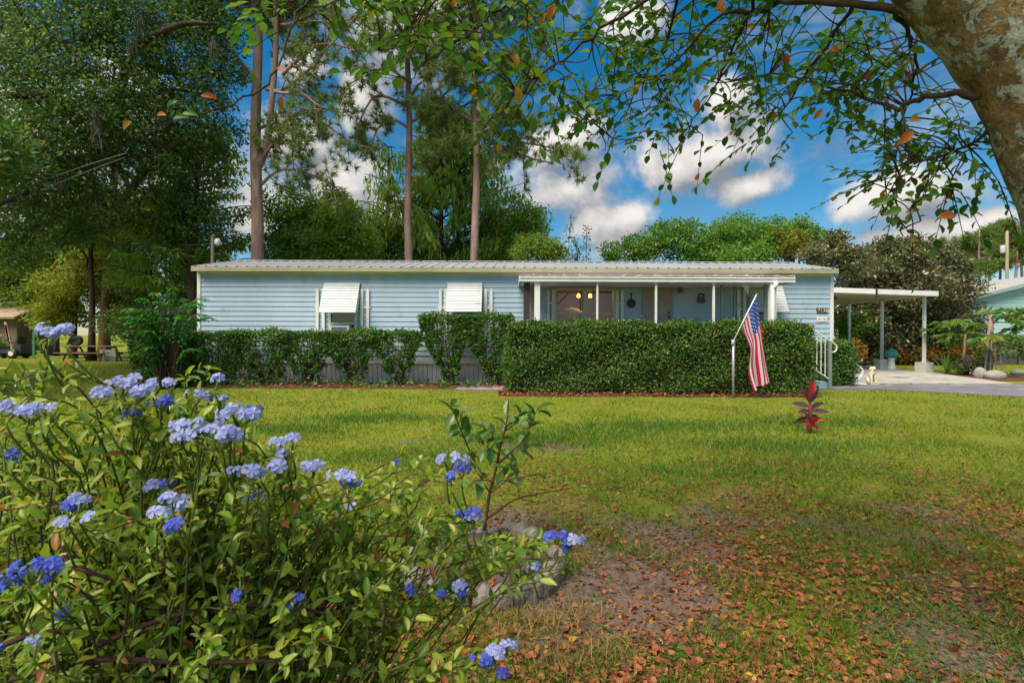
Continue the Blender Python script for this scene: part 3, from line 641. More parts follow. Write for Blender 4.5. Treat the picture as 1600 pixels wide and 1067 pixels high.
# ---- the great oak and the other trees on the left
def oak():
    base = G(163, 30.0); T = [base, W(164, 500, 29.8), W(168, 430, 29), W(174, 350, 27.5), W(180, 230, 25), W(190, 100, 23)]
    bl = [B_(*q) for q in ((-60,40,19,110),(40,70,18,95),(150,40,19,95),(255,45,20,85),(330,40,21,62),(340,120,21,52),(60,190,18,90),(170,160,19,85),(270,150,20,75),(335,205,21,45),(-50,260,19,100),
          (40,300,18.5,80),(140,275,19.5,75),(235,245,20,60),(310,240,21,40),(110,355,21,60,40),(20,385,20,70,40),(-40,-120,19,130),(120,-120,19,140),(300,-90,21,100),(-180,120,20,130),(215,330,22,38),(220,190,23.5,80),(110,210,24,90))]
    t = leafy_tree('live_oak_tree', 'huge dark live oak with hanging moss filling the left of the sky', 'tree', base, T, .29, bl, L_OAK, 27, 44, .6, .15, .085, barkm=BARK_R, limb=.16)
    m = MB()
    for pts in ([(174,350,27.5),(120,250,21),(60,292,18.5),(-30,330,17)], [(184,190,24.3),(200,90,20),(270,42,18.4),(330,38,18.6)], [(179,250,25.4),(110,170,19),(30,150,17.5),(-60,160,17.5)], [(174,340,27.3),(240,250,20.5),(300,210,20)]):
        P = poly([W(*q) for q in pts], 12)-base; m.tube(P, np.linspace(.2, .06, 12), 7)
    m.build('limb', BARK_D, t, True, kind='stuff')
    MOSS = leafmat('spanish_moss', [(0,(.08,.09,.065)),(1,(.15,.155,.12))], .3, .9)
    m = MB()
    for px, py, Y, L in ((148,170,17.6,1.3),(150,195,17.5,.9),(330,60,18.5,.8),(205,60,18.4,1.0),(95,270,17.8,.7),(45,240,17.6,.6),(215,25,18,.9)):
        n = 70; P = W(px, py, Y)-base+rng.normal(0, 1, (n, 3))*np.array([.07, .07, .12]); P[:,2] -= rng.random(n)*L*.6
        D = np.array([0,0,-1])+rng.normal(0,.16,(n,3)); inst(m, STRIP, P, D, rdir(n), rng.uniform(.2,.5,n)*L, .03)
    m.build('moss', MOSS, t, kind='stuff')
oak()
leafy_tree('understory_tree', 'yellow green bushy tree behind the picnic table and wheel', 'tree', G(115, 30), [G(115,30), W(118,470,30), W(125,420,30)], .16,
    [B_(120,440,30,55,45), B_(160,400,30,45,45), B_(90,490,30,40,25), B_(205,470,31,45,50), B_(185,350,31,50,45),B_(240,330,31,45,50)], L_YEL, 60, 40, .5, .17, .10)
leafy_tree('understory_tree', 'pale yellow green tree rising behind the shed at far left', 'tree', G(20, 34), [G(20,34), W(22,470,34), W(30,420,34)], .18,
    [B_(10,420,34,60,45), B_(60,460,34,45,40), B_(-50,450,34,60,50), B_(75,400,35,45,35)], L_LIGHT, 45, 40, .55, .19, .11)
leafy_tree('understory_tree', 'dark green tree standing between the oak trunk and the house corner', 'tree', G(240, 27), [G(240,27), W(238,480,27), W(235,420,27)], .15,
    [B_(215,440,27,40,36), B_(205,505,27,40,28), B_(255,500,27,40,30), B_(215,400,28,40,40), B_(285,465,28.5,34,34), B_(296,420,29,28,30), B_(290,510,28.5,30,24)], L_OAK, 55, 44, .5, .14, .09)
for px, Y, w, l in ((143,27.5,.17,'slim dark tree trunk just left of the reddish oak trunk'), (88,33,.15,'thin dark trunk in the shade behind the purple flowers'), (299,21.5,.2,'dark trunk close behind the left corner of the house')):
    base = G(px, Y)
    leafy_tree('tree', l, 'tree', base, [base, W(px+1,470,Y), W(px-2,380,Y), W(px+3,300,Y)], w, [B_(px+5,330,Y,55,50), B_(px-30,370,Y,40,35)], L_OAK, 45, 40, .5, .15, .09)
# bald cypress with level sprays at the house's left end
def cypress(label, base_px, Y, top, half, nbr, wide, leaf=L_CYP, y_low=430, droop=.5, r0=.26, dens=1.0, asc=.25):
    base = G(base_px, Y); t = thing('bald_cypress_tree', label, 'tree', loc=base); s = Y/F
    zt = W(base_px, top, Y)[2]; zl = W(base_px, y_low, Y)[2]
    P = np.array([base+np.array([.05*math.sin(k), 0, zt*k/9]) for k in range(10)])-base
    MB().tube(P, np.linspace(r0, .05, 10), 8).build('trunk', BARK_D, t, True)
    b, m = MB(), MB()
    for k in range(nbr):
        f = rng.random()**.85; z = zl+(zt-zl)*f; L = half*s*(1.05-f*.75)*rng.uniform(.7, 1.15); a = rng.uniform(0, 2*math.pi)
        d = np.array([math.cos(a), math.sin(a)*.8, 0]); e = d*L+np.array([0, 0, z+L*asc]); q = bez((0,0,z), d*L*.5+np.array([0,0,z+L*asc*.9]), e, 8)
        b.tube(q, np.linspace(.055, .012, 8), 5)
        n = int(80*dens*L/2.2); u = rng.random(n)**.8*.82+.18; C = np.stack([np.interp(u, np.linspace(0,1,8), q[:,i]) for i in range(3)], 1)
        side = np.cross(d, (0,0,1.)); w = rng.normal(0, 1, n)*wide*(.4+.6*u); C = C+side*w[:,None]+np.stack([np.zeros(n),np.zeros(n),-np.abs(w)*droop-rng.random(n)*.25*droop*2], 1)
        D = side*np.sign(w)[:,None]*.6+rdir(n)*.5+np.array([0,0,-droop]); inst(m, STRIP, C, D, rdir(n)*.6+np.array([0,0,.8]), rng.uniform(.22,.48,n), rng.uniform(.05,.11,n))
    b.build('branches', BARK_D, t, True, 'stuff'); m.build('crown', leaf, t, kind='stuff'); return t
cypress('light green bald cypress with level fanned branches by the house left end', 306, 24, 200, 150, 95, .45, y_low=490, droop=.25, asc=.3)
cypress('tall feathery bald cypress between the two middle pine trunks', 690, 27, 150, 115, 66, .32, y_low=400, droop=1.2, r0=.2, dens=1.1)
cypress('feathery bald cypress just right of the pine nearest the porch', 717, 28, 165, 135, 70, .32, y_low=400, droop=1.2, r0=.22, dens=1.1)
cypress('pale feathery bald cypress between the forked pine and the middle pine', 520, 27, 285, 80, 45, .35, y_low=415, droop=.6, r0=.15)
cypress('smaller drooping bald cypress left of the middle pine', 605, 28, 230, 75, 38, .3, y_low=410, droop=1.2, r0=.15)

# ---- pines
def pine(label, px, Y, r0, top_z, limbs, tuft_n=1.0, lean=0.0, fork=None, group='tall pines behind the house', needle=.34, nw=.028, tuftper=34, seedless=None):
    base = G(px, Y); t = thing('pine_tree', label, 'tree', group, base)
    zs = np.linspace(0, top_z, 16); TP = np.stack([lean*zs+.06*np.sin(zs*.7+px), np.zeros(16), zs], 1)
    MB().tube(TP, np.linspace(r0, r0*.3, 16)*(1+.35*np.exp(-zs*1.5)), 12).build('trunk', BARK_P, t, True)
    b = MB(); tufts = []; axes = []
    if fork is not None:
        FP = poly([W(*q)-base for q in fork], 14); b.tube(FP, np.linspace(r0*.55, r0*.2, 14), 9)
    for (start, mid, end, r, k) in limbs:
        P = wob(poly([start, mid, end], 10), .03); b.tube(P, np.linspace(r, r*.3, 10), 6); L = np.linalg.norm(end-start)
        for j in range(k+5):
            i = rng.integers(2, 10); d = unit(P[min(9,i)]-P[i-2]+rdir(1)[0]*L*.28); e = P[i]+d*L*rng.uniform(.16, .42)+np.array([0,0,rng.uniform(-.18,.2)*L*.3])
            q = bez(P[i], (P[i]+e)/2+np.array([0,0,-.06*L]), e, 5); b.tube(q, np.linspace(r*.3, r*.12, 5), 4)
            for h in range(rng.integers(3, 6)):
                f = rng.integers(2, 5); e2 = q[f]+rdir(1)[0]*rng.uniform(.1, .5); b.tube([q[f], (q[f]+e2)/2+np.array([0,0,-.03]), e2], [r*.12, .012, .010], 3)
                tufts.append(e2); axes.append(unit(e2-q[f]+np.array([0,0,.15])))
            tufts.append(e); axes.append(unit(e-q[2]))
        tufts.append(P[-1]); axes.append(unit(P[-1]-P[-2]))
    b.build('branches', BARK_P, t, True, 'stuff')
    C = np.repeat(np.array(tufts), tuftper, 0); A = np.repeat(np.array(axes), tuftper, 0); n = len(C)
    D = unit(A*.55+rdir(n)*1.0); m = MB(); inst(m, BLADE, C-A*rng.random((n,1))*.12, D, rdir(n), needle*rng.uniform(.7,1.2,n), nw)
    m.build('crown', L_PINE, t, kind='stuff'); return t
def auto_limbs(base_z, top_z, n, L0, r=.07, k=7, bias=0):
    out = []
    for i in range(n):
        f = rng.random(); z = base_z+(top_z-base_z)*f; a = rng.uniform(0, 6.28); L = L0*(1.1-.6*f)*rng.uniform(.6, 1.2)
        d = np.array([math.cos(a), math.sin(a), 0]); out.append((np.array([0,0,z]), d*L*.5+np.array([0,0,z+L*.22]), d*L+np.array([0,0,z+L*rng.uniform(-.12,.25)]), r*(1.1-.5*f), k))
    return out
def vl(base, *pts): return tuple(W(*q)-base for q in pts)
Y1 = 21.5; b1 = G(400, Y1); z1 = lambda py: W(400, py, Y1)[2]
lim = auto_limbs(z1(110), 23, 26, 3.4)
for s in (((404,265,Y1),(425,225,21),(470,270,20.5)), ((405,290,Y1),(450,262,21),(520,292,20.5)), ((412,215,Y1),(470,175,20.8),(530,212,20.3)), ((420,150,21.3),(480,110,20.6),(560,18,20)), ((440,118,21),(500,70,20.5),(575,82,20)), ((415,140,Y1),(470,150,20.3),(525,180,20)), ((425,40,Y1),(480,35,21),(560,30,20.5)), ((395,120,Y1),(360,80,21),(340,30,21)), ((405,200,Y1),(440,190,20.6),(465,215,20))):
    a, b, c = vl(b1, *s); lim.append((a, b, c, .085, 8))
pine('tall forked pine with a thick second stem, leftmost pine behind the roof', 400, Y1, .30, 23, lim, fork=[(402,262,Y1),(416,225,21.3),(424,150,21.2),(430,60,21.2),(425,-60,21.2),(420,-160,21.2)])
Y2 = 23; b2 = G(637, Y2); z2 = lambda py: W(637, py, Y2)[2]
lim = auto_limbs(z2(60), 24, 30, 3.3)
for s in (((637,168,Y2),(580,150,22.5),(548,215,22)), ((637,130,Y2),(590,105,22),(530,140,22)), ((640,110,Y2),(690,80,22),(720,110,22)), ((637,90,Y2),(600,60,22),(560,55,21.5)), ((640,190,Y2),(680,175,22.5),(705,215,22)), ((637,200,Y2),(600,190,22.5),(560,235,22)), ((637,60,Y2),(680,20,22),(720,25,22)), ((637,150,Y2),(655,130,21.5),(670,160,21.5))):
    a, b, c = vl(b2, *s); lim.append((a, b, c, .075, 8))
pine('straight slender pine with long arching limbs, middle of the three roof pines', 641, Y2, .20, 24, lim, lean=-.012)
Y3 = 22.5; b3 = G(743, Y3); z3 = lambda py: W(740, py, Y3)[2]
lim = auto_limbs(z3(60), 23.5, 30, 3.3)
for s in (((740,185,Y3),(790,215,22),(880,238,21.5)), ((740,205,Y3),(790,235,22),(860,255,21.6)), ((740,190,Y3),(690,170,22),(655,178,22)), ((740,150,Y3),(700,110,22),(665,90,22)), ((742,130,Y3),(790,105,22),(830,130,21.6)), ((742,150,Y3),(790,160,22),(830,190,21.6)), ((740,215,Y3),(770,200,21.5),(800,235,21.5)), ((740,70,Y3),(790,30,22),(840,50,22)), ((740,225,Y3),(700,215,22),(670,245,22)), ((741,165,Y3),(760,150,21),(785,180,21)), ((742,90,Y3),(770,60,21.5),(800,85,21.5))):
    a, b, c = vl(b3, *s); lim.append((a, b, c, .08, 9))
pine('straight pine with a reaching right hand limb, rightmost of the three roof pines', 743, Y3, .21, 23.5, lim, lean=-.003)
for i, (px, top, l) in enumerate(((1480,368,'distant slim pine directly above the bronze shrub'),(1508,362,'second distant slim pine right of the bronze shrub'),(1531,360,'distant pine with bare trunk above the neighbour roof edge'),(1548,354,'distant leaning pine left of the utility pole'),(1560,352,'distant pine beside the utility pole, thin and bare'),(1584,350,'distant pine just right of the utility pole'),(1598,352,'distant pine partly behind the big lichen trunk'),(1640,350,'distant pine behind the big lichen trunk'))):
    Y = 58+4*math.sin(i*2.1); tz = W(px, top, Y)[2]
    pine(l, px, Y, .22, tz, auto_limbs(tz*.66, tz*.99, 15, 2.1, .08, 5), group='distant pines beyond the neighbour house', lean=.03*math.sin(i*1.7), needle=.55, nw=.07, tuftper=13)

# ---- trees behind the roof
def bt(label, px, Y, blobs, leaf, size=.17, width=.1, dens=42, per=40, crad=.5, **k):
    b = G(px, Y); return leafy_tree(k.pop('name', 'broadleaf_tree'), label, k.pop('cat', 'tree'), b, [b, W(px+2, 470, Y), W(px, 400, Y)], .16, [B_(*q) for q in blobs], leaf, dens, per, crad, size, width, **k)
bt('round mid green tree behind the roof right of the forked pine', 470, 26, [(455,335,26,48,50),(500,350,26,45,45),(480,390,25,60,35),(440,385,26,40,40)], L_MID)
bt('deep green tree behind the roof left of the middle pine', 535, 25, [(530,345,25,38,36),(550,375,25,40,35),(510,385,25,40,30),(565,395,25,30,22)], L_CYP)
bt('green tree behind the roof at the foot of the middle pines', 620, 29, [(600,385,29,50,35),(670,395,29,55,25),(720,400,29,45,22),(780,370,29,45,45),(760,400,28,40,20)], L_MID)
bt('bright light green shrub behind the roof ridge left of the two spires', 838, 22, [(825,392,22,30,22),(852,388,22,32,22),(868,400,22,18,14)], L_LIGHT, .13, .08, 90, 34, .35, name='light_shrub', cat='shrub')
bt('leafy tree behind the roof beneath the reaching pine limb', 800, 27, [(800,355,27,38,42),(835,350,27,26,34),(790,395,27,40,25)], L_CYP)
for px, tp, l in ((897, 342, 'tall pale flowering spire behind the roof, left of two'), (917, 356, 'shorter pale flowering spire behind the roof, right of two')):
    Y = 20.5; b = G(px, Y); t = thing('spire_shrub', l, 'shrub', loc=b); zt = W(px, tp, Y)[2]; m, w = MB(), MB()
    for k in range(5):
        e = np.array([rng.normal(0,.10), rng.normal(0,.1), zt*(1-.13*k)]); P = bez((0,0,0), (e[0]*3, e[1]*2, zt*.5), e, 8); w.tube(P, np.linspace(.03,.008,8), 4)
        C = P[4:]+rng.normal(0,.02,(4,3)); C = np.concatenate([C, (C[1:]+C[:-1])/2]); clumps(m, C, .17, 26, LEAF, .10, .06)
    w.build('stem', BARK_T, t, True, 'stuff'); m.build('foliage', leafmat('pale_spire_leaf', [(0,(.05,.09,.02)),(.6,(.09,.13,.04)),(.85,(.20,.15,.14)),(1,(.32,.24,.26))], .3, .5), t, kind='stuff')
bt('low leafy green tree behind the roof right of the spires', 990, 24, [(960,398,24,24,18),(995,390,24,28,24),(1020,378,24,25,26),(1050,366,24,28,26),(1070,385,24,35,28),(1075,352,24,14,12)], L_MID, .15, .09, 70, 34, .38)
bt('dark vine covered tree behind the roof with leafy tufts on top', 1150, 24.5, [(1125,375,24,38,30),(1160,360,24.5,40,26),(1185,385,24,32,28),(1105,395,24,36,20),(1150,400,23.5,50,20),(1205,372,24.5,26,26)], L_MID, .14, .08, 80, 44, .4, hang=.5)
for px, py in ((1138, 344), (1160, 340)): pass
bt('tree with golden blossom behind the right part of the roof', 1235, 25, [(1215,362,25,22,20),(1245,360,25,28,20),(1265,372,25,28,22),(1230,385,25,30,22),(1285,390,25,22,20)], L_MID, .15, .09, 70, 34, .36)
bt('golden yellow blossoming bush behind the roof in front of a green tree', 1232, 23.5, [(1222,385,23.5,22,16),(1245,372,23.5,18,14),(1210,397,23.5,12,10),(1215,362,23.6,12,9)], L_GOLD, .12, .08, 95, 30, .26, name='golden_bush', cat='bush')
bt('bronze purple shrub rising behind the right end of the roof', 1290, 22, [(1275,398,22,30,20),(1305,388,22,26,22),(1325,402,22,24,16),(1310,372,22,12,12),(1330,415,22,30,18)], L_BRONZE, .15, .06, 90, 40, .34, name='bronze_shrub', cat='shrub', shape=STRIP)
bt('great bronze leaved shrub with pale blossom flecks behind the carport', 1410, 27.5, [(1350,430,26,45,32),(1400,400,26.5,55,28),(1450,410,27,48,34),(1490,440,27,38,36),(1420,450,26,70,40),(1340,490,26,40,45),(1400,500,27,55,45),(1460,490,27,50,45),(1500,500,28,35,38),(1360,540,27,50,28),(1430,545,27.5,50,22),(1490,545,28,40,18),(1390,384,26.5,22,12),(1370,392,26.5,18,12)], L_BRONZE, .17, .07, 60, 46, .5, name='bronze_shrub', cat='shrub', shape=STRIP)
bt('green climbing bush in the shade under the carport roof edge', 1345, 25.5, [(1340,505,25.5,26,18),(1320,520,25.5,20,18)], L_MID, .15, .09, 70, 30, .35, name='shade_bush', cat='bush')
# far woods that close the view low down
def far_woods():
    m = MB()
    for x in np.linspace(-115, 115, 46):
        Y = 72+rng.uniform(-6, 8); h = rng.uniform(6.5, 9.5)
        C = in_ellipsoid(22, (x, Y, h*.5), (4.0, 3, h*.55)); C[:,2] = np.abs(C[:,2]); clumps(m, C, 1.3, 26, DIAMOND, .55, .36)
    o = m.build('far_woods', L_OAK, kind='stuff'); o['label'] = 'dark far woods along the back of the lots'; return o
far_woods()
# unseen trees added outside the left edge of the view to shade the lawn
for i, (x, y, h, l) in enumerate(((-15.0, 8.2, 9.5, 'unseen broad tree added left of the lawn to shade it, beyond the edge of view'), (-17.5, 13.5, 11, 'unseen tall tree added farther back left of the lawn to shade it, beyond the edge of view'))):
    b = np.array([x, y, 0.]); bl = [(b+np.array(q), np.array([2.2, 2.2, 1.5])) for q in ((0,0,h*.75),(1.5,.5,h*.6),(-1.5,-.6,h*.6),(.3,1.6,h*.65),(0,-1.6,h*.55))]
    leafy_tree('added_shade_tree', l, 'tree', b, [b, b+np.array([0.1,0,h*.4]), b+np.array([0,.1,h*.75])], .22, bl, L_OAK, 22, 44, .7, .2, .12)

# ---- hedges
def box_leaves(mb, x0, x1, y0, y1, z0, z1, n, size, width, taper=0.0, faces='ftlr', jit=.05, round_=.1):
    A = {'f': (x1-x0)*(z1-z0), 't': (x1-x0)*(y1-y0), 'l': (y1-y0)*(z1-z0), 'r': (y1-y0)*(z1-z0), 'b': (x1-x0)*(z1-z0)}; tot = sum(A[q] for q in faces)
    for q in faces:
        k = int(n*A[q]/tot); u = rng.random(k); v = rng.random(k); o = np.ones(k); z = z0+(z1-z0)*v
        nrm = {'f': (0,-1,0), 't': (0,0,1), 'l': (-1,0,0), 'r': (1,0,0), 'b': (0,1,0)}[q]
        if q in 'fb': P = np.stack([x0+(x1-x0)*u, o*(y0 if q == 'f' else y1), z], 1)
        elif q == 't': P = np.stack([x0+(x1-x0)*u, y0+(y1-y0)*v, o*z1], 1)
        else: P = np.stack([o*(x0 if q == 'l' else x1), y0+(y1-y0)*u, z], 1)
        lump = .05*(np.sin(P[:,0]*5.1+P[:,2]*3)+np.sin(P[:,0]*2.3-P[:,2]*6.1+P[:,1]*4))
        P = P+np.array(nrm)*(rng.normal(0, jit, k)+lump-np.abs(rng.normal(0, jit*1.2, k)))[:,None]
        D = rdir(k)+np.array([0,0,.45])+np.array(nrm)*.35; U = np.array(nrm)*1.0+rdir(k)*.75+np.array([0,0,.3])
        s = rng.uniform(.65, 1.3, k); inst(mb, LEAF if size > .05 else DIAMOND, P, D, U, size*s, width*s)
def big_hedge():
    Yf, Yb = 12.35, 13.2; x0, x1 = (794-800)*Yf/F, (1272-800)*Yf/F; z1 = W(1000, 509.5, Yf)[2]
    t = thing('box_hedge', 'long dense square clipped hedge hiding the porch behind the flag', 'hedge', loc=((x0+x1)/2, Yf, 0)); o = np.array([(x0+x1)/2, Yf, 0])
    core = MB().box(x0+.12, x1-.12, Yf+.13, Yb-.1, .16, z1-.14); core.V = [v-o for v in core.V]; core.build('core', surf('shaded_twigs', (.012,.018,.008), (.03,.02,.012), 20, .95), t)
    m = MB(); box_leaves(m, x0, x1, Yf, Yb, .05, z1, 42000, .056, .036, jit=.06); box_leaves(m, x0, x1, Yf, Yb, z1-.02, z1+.05, 5000, .06, .034, faces='t', jit=.03)
    for q in range(60):
        c = np.array([rng.uniform(x0, x1), rng.uniform(Yf, Yf+.3), z1]); k = 7; inst(m, LEAF, c+np.array([[0,0,.025*i] for i in range(k)])+rng.normal(0,.008,(k,3)), rdir(k)*.8+np.array([0,0,.6]), rdir(k), .06, .032)
    P = np.stack([rng.uniform(x0, x1, 900), rng.uniform(Yf, Yb, 900), np.full(900, z1)+rng.random(900)*.03], 1); inst(m, LEAF, P, rdir(900)*.6+np.array([0,0,1.]), rdir(900), .07, .035)
    m.V = [v-o for v in m.V]; m.build('foliage', L_BOX, t, kind='stuff')
    s = MB()
    for x in np.linspace(x0+.3, x1-.3, 16):
        for k in range(3): s.tube(bez((x+rng.normal(0,.05), Yf+.3, 0), (x, Yf+.25, .2), (x+rng.normal(0,.2), Yf+.15+rng.random()*.3, .5), 5)-o, .018, 5)
    s.build('stem', BARK_T, t, True, 'stuff')
big_hedge()
def clipped_shrub(label, x0, x1, pyt, Yf, Yb, vee=.55, base=None, seed_n=4600, group=None, open_=0.35):
    xa, xb = (x0-800)*Yf/F, (x1-800)*Yf/F; xc = xa+(xb-xa)*(.5 if base is None else base); z1 = W((x0+x1)/2, pyt, Yf)[2]; yc = (Yf+Yb)/2
    o = np.array([xc, yc, 0]); t = thing('clipped_shrub', label, 'shrub', group, o); s = MB(); n = seed_n
    for k in range(11):
        a = rng.uniform(xa+.05, xb-.05); e = np.array([a, rng.uniform(Yf+.1, Yb-.1), rng.uniform(.55, .8)*z1])
        P = wob(bez((xc+rng.normal(0,.07), yc+rng.normal(0,.06), 0), (xc+(a-xc)*.25, yc, .35), e, 7), .012); s.tube(P-o, np.linspace(.028, .010, 7), 5)
        for j in range(3):
            i = rng.integers(2, 6); e2 = P[i]+np.array([rng.normal(0,.2), rng.normal(0,.12), rng.uniform(.1,.4)]); s.tube([P[i]-o, (P[i]+e2)/2-o+rng.normal(0,.02,3), e2-o], [.010,.008,.005], 4)
    s.build('stem', BARK_D, t, True, 'stuff')
    m = MB(); v = rng.random(n)**(.72); z = z1*(.06+.94*v); hw = (xb-xa)/2*np.clip(1-1.0*vee*np.clip((.72-z/z1)/.62, 0, 1)**.8, .08, 1)
    mid = (xa+xb)/2*np.clip(z/z1*1.6, 0, 1)+xc*(1-np.clip(z/z1*1.6, 0, 1)); u = np.sign(rng.normal(size=n))*rng.random(n)**.6
    y = np.where(rng.random(n) < .62, Yf+np.abs(rng.normal(0, .07, n))+.22*np.clip(1-z/z1/.6, 0, 1)*vee*2, rng.uniform(Yf, Yb, n))
    keep = (np.sin(u*9+z*7+x0)+np.sin(z*13-u*5+x0*.7)+rng.normal(0,.6,n)) > -1.8+open_*7.5*np.clip(1.0-z/z1, 0, 1)
    P = np.stack([mid+u*hw, y, z], 1)[keep]; k = len(P)
    inst(m, LEAF, P-o, rdir(k)+np.array([0,-.2,.35]), rdir(k)*.8+np.array([0,-.6,.5]), rng.uniform(.055,.10,k), rng.uniform(.03,.055,k))
    tp = MB(); box_leaves(m, xa, xb, Yf, Yb, z1-.25, z1, 1300, .075, .042, jit=.035); m.V[-4:] = [q-o for q in m.V[-4:]]
    m.build('foliage', L_HEDGE, t, kind='stuff')
row = 'clipped shrubs in the low row along the house'
clipped_shrub('dense low clipped shrub at the far left end of the hedge row', 200, 292, 521, 13.9, 14.8, .12, group=row, seed_n=6500, open_=.05)
clipped_shrub('second clipped shrub of the low row, dense almost to the mulch', 288, 372, 520.5, 14.1, 14.8, .2, group=row, seed_n=5600, open_=.12)
clipped_shrub('third low clipped shrub, below the blank blue wall, thinning near the mulch', 362, 448, 520, 14.15, 14.8, .35, .5, group=row, open_=.25)
clipped_shrub('low clipped shrub just left of the window with the air conditioner', 438, 512, 519.5, 14.2, 14.8, .5, .5, group=row, open_=.35)
clipped_shrub('low clipped shrub under the window with the air conditioner', 506, 584, 519.5, 14.2, 14.8, .55, .5, group=row, open_=.35)
clipped_shrub('last low clipped shrub with bare forked stems beside the taller pair', 580, 655, 519, 14.2, 14.8, .62, .52, group=row, open_=.38)
row = 'taller clipped shrub pair left of the porch'
clipped_shrub('taller clipped shrub with bare trunk below the second awning', 656, 732, 494, 14.1, 14.8, .72, .62, group=row, seed_n=6200, open_=.3)
clipped_shrub('taller clipped shrub touching the left end of the big hedge', 724, 800, 493.5, 14.1, 14.8, .62, .7, group=row, seed_n=6200, open_=.3)
def end_hedge():
    Y = 14.6; o = np.array([(1306-800)*Y/F, Y, 0]); t = thing('clipped_shrub', 'short green clipped shrub at the right house corner by the rail', 'shrub', loc=o)
    x0, x1 = (1277-800)*Y/F, (1338-800)*Y/F; z1 = W(1306, 537, Y)[2]; m = MB(); box_leaves(m, x0, x1, Y, Y+.42 if False else Y+.9, .02, z1, 9000, .06, .04, jit=.07); m.V = [v-o for v in m.V]; m.build('foliage', L_HEDGE, t, kind='stuff')
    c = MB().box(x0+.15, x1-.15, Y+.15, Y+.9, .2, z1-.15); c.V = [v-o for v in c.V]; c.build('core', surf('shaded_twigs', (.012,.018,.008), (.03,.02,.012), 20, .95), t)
end_hedge()
# arching bright green shrub at the left end
def arching():
    Y = 13.3; o = G(262, Y); t = thing('beautyberry_shrub', 'arching bright green shrub with purple berry sprays at the left end of the hedge', 'shrub', loc=o); s, m, bb = MB(), MB(), MB()
    tips = [(186,498),(200,505),(190,535),(205,555),(215,470),(240,462),(262,478),(300,478),(325,470),(338,500),(322,502),(270,455),(230,520),(255,500),(285,497),(305,510),(192,520),(210,580),(225,545),(245,475),(290,470),(318,478)]
    tips += [(rng.uniform(195,330), rng.uniform(480,560)) for _ in range(22)]
    for px, py in tips:
        e = W(px, py, Y+rng.uniform(-.6, .5))-o; P = bez((rng.normal(0,.12), rng.normal(0,.12), 0), (e[0]*.35, e[1]*.3, e[2]*1.15+.15), e, 10); s.tube(P, np.linspace(.012,.004,10), 4)
        u = np.arange(.35, 1.0, .045); C = np.stack([np.interp(u, np.linspace(0,1,10), P[:,i]) for i in range(3)], 1); T = unit(P[-1]-P[-3])
        for sg in (-1, 1):
            sd_ = unit(np.cross(T, (0,0,1.)))*sg; n = len(C); inst(m, LEAF, C, sd_+T*.5+rdir(n)*.25+np.array([0,0,-.25]), np.array([0,0,1.])+rdir(n)*.3, rng.uniform(.10,.17,n), rng.uniform(.055,.08,n))
        if rng.random() < .5:
            n = 14; i = rng.uniform(.5,.9,n); C = np.stack([np.interp(i, np.linspace(0,1,10), P[:,q]) for q in range(3)], 1)+rng.normal(0,.02,(n,3))
            inst(bb, DIAMOND, C, rdir(n), rdir(n), .04, .04)
    s.build('stem', BARK_T, t, True, 'stuff'); m.build('foliage', L_BRIGHT, t, kind='stuff'); bb.build('berries', leafmat('purple_berry', [(0,(.14,.03,.13)),(1,(.3,.14,.28))], .1, .4), t, kind='stuff')
arching()
def fern():
    o = W(275, 603, 13.55); o[2] = 0; t = thing('fern', 'small green fern at the foot of the left hedge end', 'fern', loc=o)
    for k in range(13):
        a = k*.52+rng.random()*.3; L = rng.uniform(.35,.6); P = bez((0,0,.02), (math.cos(a)*L*.5, math.sin(a)*L*.5, .45), (math.cos(a)*L, math.sin(a)*L, .18), 9); m = MB().tube(P, .004, 3)
        T = np.gradient(P, axis=0)
        for i in range(2, 9):
            for sg in (-1,1): inst(m, DIAMOND, P[i:i+1], unit(np.cross(T[i:i+1], (0,0,1.)))*sg+unit(T[i:i+1])*.4, np.array([[0,0,1.]]), .11*(1-abs(i-4)/8), .035)
        m.build('frond', L_BRIGHT, t, kind='stuff')
fern()
# low leaves in the beds
m = MB(); n = 2600; P = np.stack([rng.uniform(-10.4, 7.2, n), rng.uniform(13.6, 15.0, n), np.full(n, .03)], 1); P[:,1] = np.where(P[:,0] > -.3, rng.uniform(11.95, 12.5, n), P[:,1])
inst(m, DIAMOND, P, rdir(n)*np.array([1,1,.35]), rdir(n)*.5+np.array([0,0,1]), rng.uniform(.06,.12,n), rng.uniform(.04,.07,n))
m.build('mulch_leaves', leafmat('red_brown_mulch_leaf', [(0,(.12,.03,.02)),(.5,(.24,.07,.035)),(1,(.33,.16,.07))], .15, .8), kind='stuff')
m = MB(); n = 110; C = np.stack([rng.uniform(-9.8, -.5, n), rng.uniform(13.7, 14.6, n), np.full(n, .06)], 1); clumps(m, C, .13, 14, LEAF, .10, .05, flat=.7)
m.build('ground_cover', L_HEDGE, kind='stuff')
